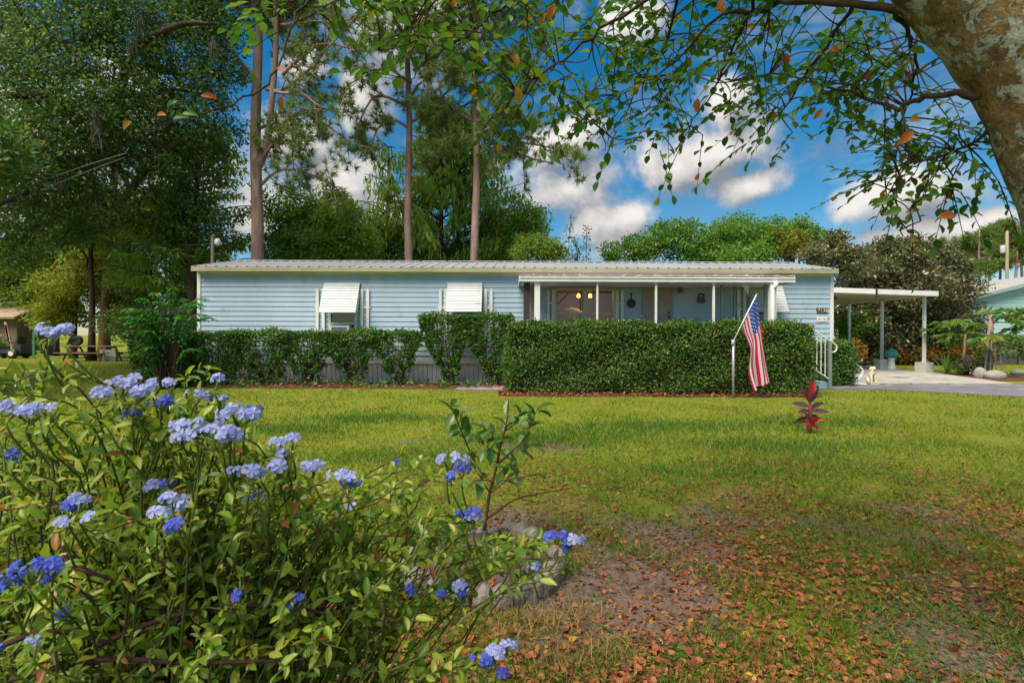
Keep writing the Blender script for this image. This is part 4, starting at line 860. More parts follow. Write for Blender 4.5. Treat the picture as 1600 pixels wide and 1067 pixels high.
# ------------------------------------------------------------------ carport and the right-hand side
def carport():
    yf, yb = 19.7, 25.4; x0, x1 = 9.55, W(1465, 455, yf)[0]; zl, zr = 3.40, 3.19
    t = thing('carport', 'flat white carport roof on slim posts at the right end of the house', 'carport', loc=((x0+x1)/2, yf, 0)); o = np.array([(x0+x1)/2, yf, 0])
    def B(m, n, mt, p=t, sm=False): m.V = [v-o for v in m.V]; return m.build(n, mt, p, sm)
    SOF = surf('cream_pan_ceiling', (.50,.48,.36), (.42,.40,.30), 2, .5)
    def zz(x): return zl+(zr-zl)*(x-x0)/(x1-x0)
    n = 20; w = (x1-x0)/n
    for i in range(n):
        a, b = x0+i*w, x0+(i+1)*w
        B(MB().prism([(a, zz(a)-.11), (b-.03, zz(b)-.11), (b-.03, zz(b)-.05), (b-.003, zz(b)-.05), (b-.003, zz(b)-.085), (b-.02, zz(b)-.085), (a, zz(a)-.085)], 1, yf+.03, yb-.03), 'roof_pan', SOF)
    for y0, y1 in ((yf, yf+.028), (yb-.028, yb)):
        B(MB().prism([(x0, zl-.19), (x1, zr-.19), (x1, zr), (x0, zl)], 1, y0, y1), 'fascia', WHITE)
    B(MB().box(x1+.001, x1+.03, yf, yb, zr-.19, zr), 'fascia', WHITE)
    B(MB().prism([(x0, zl-.14), (x1-.01, zr-.14), (x1-.01, zr-.112), (x0, zl-.112)], 1, yf+.9, yf+.97), 'beam', WHITE)
    B(MB().box(W(1369,455,yf)[0]-.03, W(1369,455,yf)[0]+.03, yf-.03, yf-.002, 2.9, 3.33), 'strap', BLACK)
    CB = surf('pale_concrete_block', (.58,.57,.54), (.46,.45,.43), 6, .9, .5, 60)
    for px, Y, h in ((1444, 20.35, .40), (1378, 22.6, .42), (1327, 24.9, .40)):
        x = (px-800)*Y/F; h2 = h
        pp = B(MB().box(x-.045, x+.045, Y-.045, Y+.045, h2+.03, zz(x)-.14), 'post', WHITE)
        B(MB().box(x-.21, x+.21, Y-.2, Y+.2, .03, h2+.03), 'footing_block', CB, pp)
        B(MB().box(x-.09, x+.09, Y-.06, Y+.06, zz(x)-.165, zz(x)-.141), 'bracket', FASCIA, pp)
    return t
carport()
def neighbour():
    Y = 30.0; o = G(1560, Y); t = thing('neighbour_house', 'pale aqua neighbouring house with low sloping roof behind the papaya tree', 'house', loc=o)
    AQ = surf('aqua_siding', (.42,.62,.60), (.36,.55,.54), 3, .5, .05)
    x0, x1 = W(1516,470,Y)[0], 38.0; zl = W(1516, 466, Y)[2]; zr = zl+1.3; xr = x0+5.6
    def B(m, n, mt, p=t): m.V = [v-o for v in m.V]; return m.build(n, mt, p)
    w = B(MB().prism([(x0,0),(x1,0),(x1,zl),(xr,zr),(x0,zl)], 1, Y+.02, Y+7), 'wall', AQ)
    k = 0; z = .15
    while z < zr-.1:
        xa = x0+.02 if z+.2 < zl else x0+(z+.2-zl)/(zr-zl)*(xr-x0); xb = x1-.02 if z+.2 < zl else xr+(zr-z-.2)/(zr-zl)*(x1-xr)
        if xb-xa > .3: B(MB().prism([(Y-.012, z), (Y+.0, z+.215), (Y+.018, z+.215), (Y+.018, z)], 0, xa, xb), 'siding_board', AQ, w)
        z += .22
    r = B(MB().prism([(x0-.5, zl-.16), (xr, zr+.06), (x1+.5, zl-.1), (x1+.5, zl+.1), (xr, zr+.26), (x0-.5, zl+.04)], 1, Y-.5, Y+7.5), 'roof', surf('weathered_white_roof', (.42,.40,.38), (.30,.29,.28), 2, .7))
    B(MB().prism([(x0-.52, zl-.17), (xr, zr+.05), (xr, zr+.2), (x0-.52, zl-.02)], 1, Y-.53, Y-.502), 'fascia', surf('blue_grey_fascia', (.30,.38,.46), (.24,.3,.38), 3, .5), r)
    zb = W(1550, 528, Y)[2]
    SC = surf('grey_screen_panel', (.20,.19,.20), (.12,.12,.14), 4, .6)
    for i in range(8):
        a = W(1503+14*i, 560, Y-1.2)[0]
        B(MB().box(a, a+.48, Y-1.25, Y-1.2, .55, zb), 'porch_screen', SC); B(MB().box(a+.485, a+.555, Y-1.28, Y-1.2, .0, zb+.05), 'porch_post', surf('slate_blue_post', (.10,.14,.22), (.07,.1,.16), 4, .5))
    B(MB().box(W(1500,560,Y-1.2)[0], x1, Y-1.3, Y-.02, zb+.05, zb+.18), 'porch_beam', surf('slate_blue_beam', (.09,.12,.17), (.07,.09,.13), 4, .5))
    B(MB().box(W(1482,560,Y-1.2)[0], x1, Y-1.4, Y-.02, .0, .5), 'porch_base', surf('dark_porch_base', (.10,.09,.14), (.06,.05,.09), 4, .8))
neighbour()
def pole(): 
    Y = 46; o = G(1573, Y); t = thing('utility_pole', 'weathered wooden utility pole among the distant pines', 'utility pole', loc=o); zt = W(1573, 362, Y)[2]
    MB().tube([(0,0,0),(0,0,zt*.5),(0,0,zt)], [.16,.14,.11], 8).build('shaft', surf('weathered_pole_wood', (.34,.24,.16), (.24,.17,.12), 5, .9, .3, 40, (1,1,.1)), t, True)
    MB().lathe([(.18,-.35),(.2,-.3),(.2,.3),(.15,.36)], (-.38,0,zt-1.6), 12).build('transformer', GREYM2, t, True); MB().tube([(-.38,0,zt-1.5),(0,0,zt-1.5)], .05, 6).build('bracket', BLACK, t)
    MB().tube([(0,0,zt-.1),(.0,0,zt+.3)], .05, 8).build('insulator', WHITE, t)
GREYM2 = surf('pale_grey_metal', (.46,.47,.48), (.36,.37,.38), 4, .45)
pole()
def globe():
    Y = 22.3; o = W(1393, 570, Y); o[2] = 0; t = thing('globe_ornament', 'turquoise globe on a white flared pedestal behind the carport slab', 'garden ornament', loc=o); zc = W(1393, 552.5, Y)[2]
    MB().lathe([(.18,0),(.19,.05),(.15,.1),(.12,.35),(.10,zc-.30),(.14,zc-.22),(.12,zc-.19)], (0,0,0), 16).build('pedestal', WHITE, t, True)
    MB().ball((0,0,zc), (.23,.23,.21), 20, 12).build('globe', surf('turquoise_glaze', (.03,.25,.30), (.05,.34,.26), 7, .2, spots=((.02,.12,.28), 5, .56)), t, True)
globe()
def dog():
    Y = 15.35; o = W(1362, 600, Y); o[2] = .012; t = thing('dog_statue', 'small cream statue of a sitting dog at the edge of the carport slab', 'statue', loc=o)
    C = surf('cream_cast_stone', (.66,.62,.46), (.50,.46,.32), 9, .85, .4, 50)
    # one continuous body grown over a skeleton
    v = [(0,.06,.12,.085),(0,.02,.22,.078),(0,-.03,.31,.070),(0,-.05,.37,.052),(0,-.06,.425,.068),(0,-.125,.415,.036),(0,-.155,.408,.028),
         (-.055,-.06,.24,.040),(-.058,-.085,.12,.030),(-.06,-.09,.03,.028),(-.06,-.125,.016,.026),(.055,-.06,.24,.040),(.058,-.085,.12,.030),(.06,-.09,.03,.028),(.06,-.125,.016,.026),
         (-.075,.07,.10,.062),(-.10,.0,.07,.045),(-.10,-.06,.02,.026),(.075,.07,.10,.062),(.10,.0,.07,.045),(.10,-.06,.02,.026),(0,.14,.05,.026),(.05,.19,.03,.018),
         (-.055,-.05,.45,.024),(-.078,-.05,.40,.022),(-.082,-.055,.35,.014),(.055,-.05,.45,.024),(.078,-.05,.40,.022),(.082,-.055,.35,.014)]
    e = [(0,1),(1,2),(2,3),(3,4),(4,5),(5,6),(2,7),(7,8),(8,9),(9,10),(2,11),(11,12),(12,13),(13,14),(0,15),(15,16),(16,17),(0,18),(18,19),(19,20),(0,21),(21,22),(4,23),(23,24),(24,25),(4,26),(26,27),(27,28)]
    me = bpy.data.meshes.new('body'); me.from_pydata([q[:3] for q in v], e, []); ob = bpy.data.objects.new('body', me); col.objects.link(ob)
    sk = ob.modifiers.new('skin', 'SKIN'); ob.modifiers.new('sub', 'SUBSURF').render_levels = 2; ob.modifiers['sub'].levels = 2
    lay = me.skin_vertices[0] if me.skin_vertices else None
    if lay is None:
        import bmesh
        bm = bmesh.new(); bm.from_mesh(me); bm.verts.layers.skin.verify(); bm.to_mesh(me); bm.free(); lay = me.skin_vertices[0]
    for i, q in enumerate(v): lay.data[i].radius = (q[3]*1.1, q[3]*1.1); lay.data[i].use_root = (i == 0)
    dg = bpy.context.evaluated_depsgraph_get(); m2 = bpy.data.meshes.new_from_object(ob.evaluated_get(dg)); bpy.data.objects.remove(ob)
    m2.materials.clear(); m2.materials.append(C); m2.polygons.foreach_set('use_smooth', np.ones(len(m2.polygons), bool))
    share('body', m2, t, (0,0,.02))
    for s in (-1, 1): MB().ball((s*.032,-.118,.455), .009, 8, 6).build('eye', BLACK, t)
    MB().ball((0,-.187,.43), .014, 8, 6).build('nose', BLACK, t); MB().box(-.13,.13,-.16,.22,0,.022).build('base', C, t)
    t.scale = (1.05,)*3
dog()
def ornament():
    Y = 15.2; o = W(1343, 594, Y); o[2] = .014; t = thing('garden_ornament', 'white curved bird shaped ornament with a flat foot by the corner shrub', 'garden ornament', loc=o)
    P = poly([(-.10,0,.04),(.02,0,.20),(.09,0,.34),(.02,0,.50),(-.10,0,.58)], 14); MB().tube(P, [.03,.05,.06,.065,.065,.06,.055,.05,.045,.04,.035,.03,.022,.012], 10).build('body', WHITE, t, True)
    MB().lathe([(.2,0),(.2,.015),(.05,.05)], (0,0,0), 14).build('foot', WHITE, t)
ornament()
def papaya(label, px, pyb, Y, pyt, trunkr, nf, fl):
    o = W(px, pyb, Y); o[2] = 0; t = thing('papaya_tree', label, 'tree', 'papaya trees by the driveway', o); zt = W(px, pyt, Y)[2]
    MB().tube(wob([(0,0,0),(.05,0,zt*.4),(.1,0,zt*.75),(.12,0,zt)], .02), [trunkr, trunkr*.85, trunkr*.7, trunkr*.5], 10).build('trunk', BARK_P, t, True)
    for k in range(nf):
        a = k*2.4; L = rng.uniform(.8, 1.25)*fl; top = np.array([.12,0,zt-.05-rng.random()*.85]); e = top+np.array([math.cos(a)*L, math.sin(a)*L, rng.uniform(-.35,.9)*L*.75])
        m = MB(); P = bez(top, (top+e)/2+np.array([0,0,.12]), e, 7); m.tube(P, np.linspace(.022,.012,7), 5)
        n = 9
        for j in range(n):                     # deeply cut, palm-shaped leaf blade
            b = (j/(n-1)-.5)*4.6; d = unit(e-P[-3]); sd_ = unit(np.cross(d, (0,0,1.))); D = d*math.cos(b)+sd_*math.sin(b)+np.array([0,0,rng.uniform(-.7,-.15)]); LL = .42*fl*(1-.25*abs(b)/2.3)
            inst(m, LEAF, e[None], D[None], np.array([[0,-.5,.8]])+rng.normal(0,.25,(1,3)), LL, .15*fl)
            for q in (-1, 1): inst(m, DIAMOND, (e+unit(D)*LL*.45)[None], (unit(D)+q*.8*unit(np.cross(D,(0,0,1.))))[None], np.array([[0,0,1.]]), LL*.5, .09*fl)
        m.build('leaf', L_PAPAYA, t, kind='stuff')
    return t, zt
t, zt = papaya('tall papaya tree with a woven lattice guard round its leaning trunk', 1543, 586, 18.6, 492, .13, 24, 1.05)
m = MB(); 
for sx_ in (-.26, -.08, .10, .30):
    m = MB().tube([(sx_*1.2, -.2, 0), (sx_*.55+.08, -.14, 1.55)], .022, 5); m.build('stake', surf('grey_weathered_stake', (.34,.27,.23), (.22,.17,.15), 8, .9), t)
for k in range(10):
    z = .12+.14*k; w = .30-.10*k/10; MB().tube([(-w, -.2+.01*k, z), (w+.08, -.2+.01*k, z+.16*(-1)**k)], .011, 4).build('lattice_strip', bpy.data.materials['grey_weathered_stake'], t)
papaya('smaller yellowing papaya tree on a slim post left of the tall one', 1503, 583, 19.3, 512, .06, 12, .85)
def yucca(label, px, Y, n, L, cat='plant', name='yucca', leafm=L_MID, w=.05):
    o = G(px, Y); t = thing(name, label, cat, loc=o); m = MB()
    for k in range(n):
        a = rng.uniform(0, 6.28); el = rng.uniform(.25, 1.4); d = np.array([math.cos(a)*math.cos(el), math.sin(a)*math.cos(el), math.sin(el)]); inst(m, STRIP, np.array([[0,0,.05]]), d[None], np.array([[0,0,1.]]), L*rng.uniform(.7,1.1), w)
    m.build('leaves', leafm, t, kind='stuff'); return t
yucca('spiky pale green yucca beside the carport footing', 1478, 19.6, 34, .95)
yucca('low spiky green clump between the yucca and the papaya', 1500, 19.0, 30, .6)
t = thing('flower_shrub', 'leafy low shrub with grey green leaves left of the papaya base', 'shrub', loc=G(1522, 18.9)); m = MB(); clumps(m, in_ellipsoid(40, (0,0,.35), (.5,.4,.35)), .16, 26, LEAF, .12, .07); m.build('foliage', L_PALE, t, kind='stuff'); m = MB(); clumps(m, in_ellipsoid(30, (0,.02,.3), (.5,.4,.3)), .16, 20, LEAF, .12, .07); m.build('green_leaves', L_MID, t, kind='stuff')
t = thing('flower_shrub', 'orange leaved croton shrub behind the corner shrub', 'shrub', loc=G(1333, 19.4)); m = MB(); clumps(m, in_ellipsoid(26, (0,0,.8), (.35,.3,.45)), .15, 26, LEAF, .16, .06); m.build('foliage', L_CROT, t, kind='stuff'); MB().tube([(0,0,0),(0,0,.8)], .03, 5).build('stem', BARK_T, t)
for k, (px, l) in enumerate(((1425,'orange leaved bush low behind the globe and carport posts'),(1457,'orange and brown bush low behind the right carport footing'),(1497,'orange flecked bush in front of the neighbour porch'),(1535,'yellowing bush below the neighbour porch behind the papaya'),(1590,'yellow green bush at the neighbour porch right of the papaya'))):
    t = thing('flower_shrub', l, 'shrub', 'low coloured bushes behind the carport', G(px, 26.0+.3*k)); m = MB(); clumps(m, in_ellipsoid(34, (0,0,.6+.12*(k > 3)*3), (.95,.5,.45+.3*(k > 3))), .2, 30, DIAMOND, .16, .09); m.build('foliage', L_CROT if k < 3 else L_PAPAYA, t, kind='stuff'); MB().tube([(0,0,0),(0,0,.6)], .04, 5).build('stem', BARK_T, t)
GRY = surf('grey_field_stone', (.36,.34,.31), (.22,.21,.19), 7, .9, .8, 30)
def rock(label, px, py, Y, r):
    o = G(px, Y); m = MB().ball((0,0,r[2]*.5), r, 14, 9); v = m.V[0]; v += (np.sin(v*9+px)*.5+np.sin(v*23+py)*.3)[:, [1,2,0]]*.05*np.array(r); m.V[0] = v
    tag(m.build('garden_rock', GRY, None, True, loc=[float(q) for q in o]), label, 'rock')
rock('pale flat boulder at the foot of the tall papaya', 1555, 590, 17.6, (.34,.26,.2)); rock('lumpy grey rock left of the pale boulder at the papaya', 1532, 588, 17.9, (.20,.18,.26)); rock('reddish flat stone on the grass at the far right', 1592, 580, 19.5, (.3,.2,.14))
sheet('mulch_bed', [(14.6,17.0),(15.5,16.6),(17.6,16.9),(18.6,17.6),(18.2,19.6),(16.9,20.0),(15.6,19.2)], .02, MULCH)

# ------------------------------------------------------------------ the left side
WOODG = surf('weathered_bench_wood', (.26,.20,.13), (.13,.095,.06), 5, .9, .3, 40, (.4,4,4))
def picnic():
    Y = 27.0; x0, x1 = (104-800)*Y/F, (186-800)*Y/F; L = x1-x0; zt = .80; o = np.array([(x0+x1)/2, Y, 0])
    t = thing('picnic_table', 'weathered wooden picnic table under the trees at left', 'picnic table', loc=o); h = L/2
    for k in range(5): MB().box(-h, h, -.38+.155*k, -.235+.155*k, zt-.045, zt+rng.normal(0,.003)).build('tabletop_plank', WOODG, t)
    for y in (-.85, -.69, .55, .71):
        MB().box(-h*.97, h*.97, y, y+.145, .42, .46).build('seat_plank', WOODG, t)
    for s in (-1, 1):
        x = s*h*.68
        MB().box(x-.02, x+.02, -.34, .34, zt-.14, zt-.047).build('top_brace', WOODG, t); MB().box(x-.02, x+.02, -.84, .84, .33, .418).build('seat_brace', WOODG, t)
        for q in (-1, 1): MB().prism([(q*.22, zt-.05), (q*.32, zt-.05), (q*.76, 0), (q*.66, 0)], 0, x+(.022 if q > 0 else -.06), x+(.06 if q > 0 else -.022)).build('leg', WOODG, t)
picnic()
def wheel():
    Y = 27.1; o = W(121, 532.5, Y); o[2] = .80; t = thing('spare_wheel', 'black tyred wheel with white rim standing on the picnic table', 'wheel', loc=o); r = .27
    a = np.linspace(0, 2*np.pi, 25)[:-1]
    m = MB().lathe([(.155,-.07),(.21,-.085),(.26,-.07),(.272,0),(.26,.07),(.21,.085),(.155,.07)], (0,0,0), 24); ob = m.build('tyre', surf('black_rubber', (.018,.018,.018), (.03,.028,.028), 10, .8), t, True); ob.rotation_euler = (R(90),0,0); ob.location = (0,0,r)
    m = MB().lathe([(.03,-.03),(.06,-.035),(.07,-.012),(.12,-.012),(.15,-.04),(.157,-.03),(.157,.04),(.12,.03),(.03,.03)], (0,0,0), 24); ob = m.build('rim', WHITE, t, True); ob.rotation_euler = (R(90),0,0); ob.location = (0,0,r)
    for k in range(5): MB().ball((.05*math.cos(k*1.257),-.04,r+.05*math.sin(k*1.257)), .011, 6, 5).build('lug_nut', BLACK, t)
wheel()
def blocks():
    Y = 26.6; o = G(168, Y); t = thing('concrete_block_stack', 'stack of grey concrete blocks at the right end of the picnic table', 'block stack', loc=o)
    for r_ in range(3):
        for c in range(2):
            sh = .0 if r_ % 2 == 0 else .03; m = MB(); x = -.42+c*.42+sh; z = r_*.205
            m.box(x, x+.405, 0, .03, z, z+.198).box(x, x+.405, .17, .2, z, z+.198).box(x, x+.03, .031, .169, z, z+.198).box(x+.375, x+.405, .031, .169, z, z+.198).box(x+.19, x+.215, .031, .169, z, z+.198)
            m.build('concrete_block', GRY, t)
blocks()
def shed():
    Y = 32; t = thing('garden_shed', 'brown shed with tan shingled roof at the far left edge', 'shed', loc=G(0, Y)); o = G(0, Y); x1 = W(28, 520, Y)[0]; x0 = x1-5; zt = W(20, 494, Y)[2]
    BRW = surf('brown_shed_board', (.20,.15,.09), (.13,.09,.06), 5, .9, .2, 30, (1,1,.2)); SH = surf('tan_shingle', (.36,.26,.18), (.26,.18,.12), 6, .9, .3)
    def B(m, n, mt, p=t): m.V = [v-o for v in m.V]; return m.build(n, mt, p)
    w = B(MB().box(x0, x1-.05, Y+.03, Y+3, 0, zt), 'wall', BRW); nb = 14
    for i in range(nb): B(MB().box(x0+.002, x1-.052, Y+rng.normal(0,.004), Y+.028, i*zt/nb+.006, (i+1)*zt/nb-.006), 'board', BRW, w)
    r = B(MB().prism([(Y-.5, zt-.1), (Y+1.5, zt+.75), (Y+3.4, zt-.1), (Y+3.4, zt-.18), (Y+1.5, zt+.66), (Y-.5, zt-.18)], 0, x0-.3, x1+.25), 'roof', SH)
    for i in range(6):
        f0, f1 = i/6, (i+1)/6; B(MB().prism([(Y-.52+2*f0, zt-.1+.85*f0+.012), (Y-.5+2*f1, zt-.1+.85*f1+.014), (Y-.5+2*f1, zt-.1+.85*f1+.03), (Y-.52+2*f0, zt-.1+.85*f0+.04)], 0, x0-.28, x1+.23), 'shingle_course', SH, r)
    return x1
sx1 = shed()
def mower():
    o = G(14, 29.6); t = thing('lawn_tractor', 'dark riding lawn tractor parked in front of the shed', 'lawn tractor', loc=o)
    MB().prism([(-.95,.3),(-.9,.75),(-.35,.85),(-.2,.5),(.5,.5),(.55,.85),(.95,.8),(.95,.3)], 1, -.3, .3).build('body', surf('dark_tractor_paint', (.03,.035,.04), (.06,.03,.03), 5, .4), t)
    MB().prism([(.25,.86),(.7,.86),(.78,1.25),(.68,1.25),(.6,.95),(.25,.95)], 1, -.25, .25).build('seat', BLACK, t); MB().tube([(-.3,0,.8),(-.05,0,1.1)], .02, 6).build('steering_column', BLACK, t)
    a = np.linspace(0, 6.283, 15); MB().tube(np.stack([-.05+.16*np.cos(a)*.6, .17*np.sin(a), 1.1+.16*np.cos(a)*.6], 1), .015, 5).build('steering_wheel', BLACK, t)
    for x, r_ in ((-.68,.2),(.6,.3)):
        for y in (-.4,.4):
            w = MB().lathe([(.0,-.09),(r_*.9,-.1),(r_,-.05),(r_,.05),(r_*.9,.1),(.0,.09)], (0,0,0), 16).build('wheel', BLACK, t, True); w.rotation_euler = (R(90),0,0); w.location = (x,y,r_)
            h = MB().lathe([(0,-.02),(r_*.5,-.02),(r_*.5,.02),(0,.02)], (0,0,0), 12).build('rim', WHITE, w); h.location = (0,0,.1 if y < 0 else -.1)
mower()
for k, (px, pt, dx, c, l) in enumerate(((19, 503, .5, (.42,.33,.24), 'pale board leaning against the shed wall'), (16, 508, .35, (.45,.06,.04), 'red painted board leaning beside the pale board at the shed'), (51, 511, .0, (.04,.14,.07), 'slim green garden post right of the shed'))):
    o = G(px, 31.3 if k < 2 else 29.5); zt = W(px, pt, o[1])[2]
    tag(MB().prism([(-dx,zt),(-dx+.14,zt),(.14,0),(0,0)], 1, -.02, .02).build('leaning_board' if k < 2 else 'garden_post', surf('board_paint_%s' % ('pale','red','green')[k], c, None, 5, .8), loc=[float(q) for q in o]), l, 'board' if k < 2 else 'post')
def meter_pole():
    Y = 20.2; o = G(331.5, Y); t = thing('service_mast', 'grey service mast with a white lamp box rising behind the left roof end', 'mast', loc=o); zt = W(332, 371, Y)[2]
    MASTM = surf('dull_brown_pipe', (.17,.14,.12), (.11,.09,.08), 5, .7); MB().tube([(0,0,0),(0,0,zt)], .06, 10).build('pipe', MASTM, t, True); MB().tube(poly([(0,0,zt-.02),(.0,0,zt+.06),(.05,0,zt+.08),(.08,0,zt+.02)], 8), .05, 8).build('weatherhead', MASTM, t, True)
    MB().lathe([(.07,.12),(.11,.05),(.12,-.08),(.06,-.16)], W(339.5, 378, Y)-o, 12).build('lamp', WHITE, t, True); MB().tube([(0,0,W(339,381,Y)[2]), W(339.5,379,Y)-o], .02, 6).build('lamp_arm', GREYM2, t)
meter_pole()
WIRE = surf('black_wire_cover', (.05,.05,.055), (.08,.08,.09), 4, .5)
P = bez(W(333, 381, 20.2), W(190, 392, 21.5), W(30, 362, 24), 24); tag(MB().tube(P, .016, 5).build('overhead_wire', WIRE, smooth=True), 'sagging service wire running left from the mast into the oak', 'wire')
P = bez(W(-80, 345, 15), W(70, 275, 15), W(195, 240, 16), 24); tag(MB().tube(P, .009, 5).build('overhead_wire', surf('pale_cable', (.15,.16,.15), None, 4, .6), smooth=True), 'pale slanting cable crossing the lower oak foliage', 'wire')
P2 = P-np.array([0,0,.12])-np.array([0,0,.3])*np.linspace(1,0,24)[:,None]; tag(MB().tube(P2, .008, 5).build('overhead_wire', bpy.data.materials['pale_cable'], smooth=True), 'lower pale slanting cable under its twin in the oak foliage', 'wire')
t = thing('back_shed', 'low shed with rusty pink metal roof glimpsed behind the left house corner', 'shed', loc=G(285, 24))
MB().prism([(-1.1,0),(1.0,0),(1.0,2.1),(-1.1,2.1)], 1, .3, 2.5).build('wall', DARKW, t); zr = W(285, 480, 24)[2]
for i in range(8): MB().prism([(-.1, zr-.33), (2.9, zr+.32), (2.9, zr+.35), (-.1, zr-.30)], 0, -1.45+.36*i, -1.45+.36*i+.345).build('roof_sheet', surf('rusty_roof_sheet', (.36,.24,.22), (.26,.12,.10), 4, .6) if i == 0 else bpy.data.materials['rusty_roof_sheet'], t)

# ------------------------------------------------------------------ flag
def flag():
    Y = 11.75; o = G(1146, Y); t = thing('flag_pole', 'grey flag pole standing in the lawn before the big hedge', 'flag pole', loc=o); PG = surf('grey_pole_metal', (.36,.36,.40), (.28,.28,.31), 5, .4, metal=.4)
    zt = W(1146, 534, Y)[2]; MB().tube([(0,0,-.1),(0,0,zt)], .031, 10).build('pole', PG, t, True)
    a, b = W(1145, 535, Y)-o, W(1181.5, 461, Y)-o
    MB().tube([a, b], .014, 8).build('staff', WHITE, t, True); MB().ball(b+np.array([0.005,0,.01]), .022, 10, 8).build('finial', FASCIA, t, True); MB().tube([a-np.array([0,0,.06]), a+np.array([.01,0,.06])], .038, 10).build('bracket', GREYM2, t, True)
    f = thing('flag', 'flag of red and white stripes with starry blue canton hanging from the slanted staff', 'flag', loc=o)
    nu, nv = 60, 39
    top = poly([W(1181,463,Y)-o, W(1185,490,Y)-o, W(1191,517,Y)-o, W(1195,545,Y)-o, W(1202,595,Y)-o], nu+1); bot = poly([W(1158.5,512,Y)-o, W(1164,529,Y)-o, W(1170,548,Y)-o, W(1168.5,580,Y)-o, W(1175.5,611,Y)-o], nu+1)
    u = np.linspace(0,1,nu+1)[:,None]; v = np.linspace(0,1,nv+1)[None,:]
    P = top[:,None]*(1-v[...,None])+bot[:,None]*v[...,None]
    P[...,1] += -.02+.075*np.sin(v*9.5+u*1.6+.6)*(.25+u)+.04*np.sin(v*17-u*3)*u
    P[...,0] += .018*np.sin(v*6+u*7)*u
    i = np.arange(nu)[:,None]*(nv+1)+np.arange(nv)[None]; Q = np.stack([i, i+1, i+nv+2, i+nv+1], -1)
    stripe = (np.arange(nv)//3) % 2; can = (np.arange(nu)[:,None] < 24) & (np.arange(nv)[None] < 21); idx = np.where(can, 2, np.broadcast_to(stripe[None], (nu, nv)))
    def cloth(n, c): 
        m = leafmat(n, [(0, c), (1, c)], .3, .85, spec=.1); return m
    mb = MB().add(P.reshape(-1,3), [Q[idx == 0]], 0); mb.F.append(Q[idx == 1]); mb.M.append(1); mb.F.append(Q[idx == 2]); mb.M.append(2)
    mb.build('cloth', [cloth('flag_red', (.66,.02,.12)), cloth('flag_white', (.74,.70,.72)), cloth('flag_blue', (.04,.08,.40))], f, True)
    st = MB(); ang = np.arange(10)*np.pi/5+np.pi/2; rad = np.where(np.arange(10) % 2 == 0, 1.0, .42)
    for r_ in range(9):
        for c in range(6 if r_ % 2 == 0 else 5):
            uu = (.045+(c+(0 if r_ % 2 == 0 else .5))*.066); vv = (.03+r_*.0598); fi, fj = uu*nu, vv*nv; i0, j0 = int(fi), int(fj)
            p = P[i0, j0]; du = unit(P[i0+1, j0]-P[i0, j0]); dv = unit(P[i0, j0+1]-P[i0, j0]); nn = unit(np.cross(du, dv)); p = p+(P[i0+1,j0]-P[i0,j0])*(fi-i0)+(P[i0,j0+1]-P[i0,j0])*(fj-j0)
            ring = p+.021*(du*(rad*np.sin(ang))[:,None]-dv*(rad*np.cos(ang))[:,None])
            for s in (-.006, .006): st.add(np.concatenate([ring+nn*s]), [np.arange(10)[None]])
    st.build('stars', cloth('star_white', (.78,.78,.80)), f, kind='stuff')
flag()
def cordyline():
    Y = 7.6; o = W(1265, 671, Y); o[2] = 0; t = thing('cordyline_plant', 'small red and purple leaved cordyline plant standing alone in the lawn', 'plant', loc=o); z = lambda py: W(1265, py, Y)[2]
    RL = leafmat('red_cordyline_leaf', [(0,(.42,.02,.02)),(.5,(.55,.035,.02)),(1,(.36,.03,.06))], .4, .3); PL = leafmat('purple_cordyline_leaf', [(0,(.10,.035,.09)),(.5,(.16,.05,.12)),(1,(.07,.03,.03))], .3, .3)
    MB().tube(wob([(0,0,-.03),(.0,0,.12),(.01,0,.28),(.01,0,.44)], .006), [.032,.03,.026,.02], 8).build('stem', bark('red_cane', (.30,.05,.04), (.16,.03,.025), 14, (1,1,1)), t, True)
    spec = [(85,.46,.0,.30,.075,RL),(60,.46,.5,.31,.07,RL),(118,.44,.1,.27,.06,PL),(75,.42,-.6,.25,.06,PL),(155,.36,.2,.27,.06,PL),(35,.33,.1,.28,.05,PL),(168,.30,-.5,.23,.055,PL),(12,.30,-.3,.27,.05,PL),(195,.22,.3,.22,.05,PL),(-8,.24,.4,.2,.05,PL),(140,.2,-.8,.18,.05,PL),(25,.16,-.6,.2,.05,RL),(160,.12,.6,.17,.05,RL),(110,.15,-.9,.16,.05,RL),(60,.10,-.8,.16,.05,RL),(-20,.12,-.2,.15,.045,RL)]
    for a, h, y, L, w, m_ in spec:
        d = np.array([math.cos(R(a)), y*.8, math.sin(R(a))]); droop = 0 if a in (85, 60, 118, 75) else .5; mb = MB(); P = bez((0,0,h), np.array([0,0,h])+d*L*.55, np.array([0,0,h])+d*L+np.array([0,0,-droop*L*.5]), 7)
        T = unit(np.gradient(P, axis=0)); Sd = unit(np.cross(T, (0.15,-1.,.25))); wd = w*np.array([.3,.75,1,1,.8,.5,.04])/1.6
        U = np.cross(Sd, T); V = np.concatenate([P-Sd*wd[:,None]+U*wd[:,None]*.35, P, P+Sd*wd[:,None]+U*wd[:,None]*.35]); q = np.arange(6); mb.add(V, [np.stack([q,q+1,q+8,q+7],1), np.stack([q+7,q+8,q+15,q+14],1)])
        mb.build('leaf', m_, t, True)
cordyline()
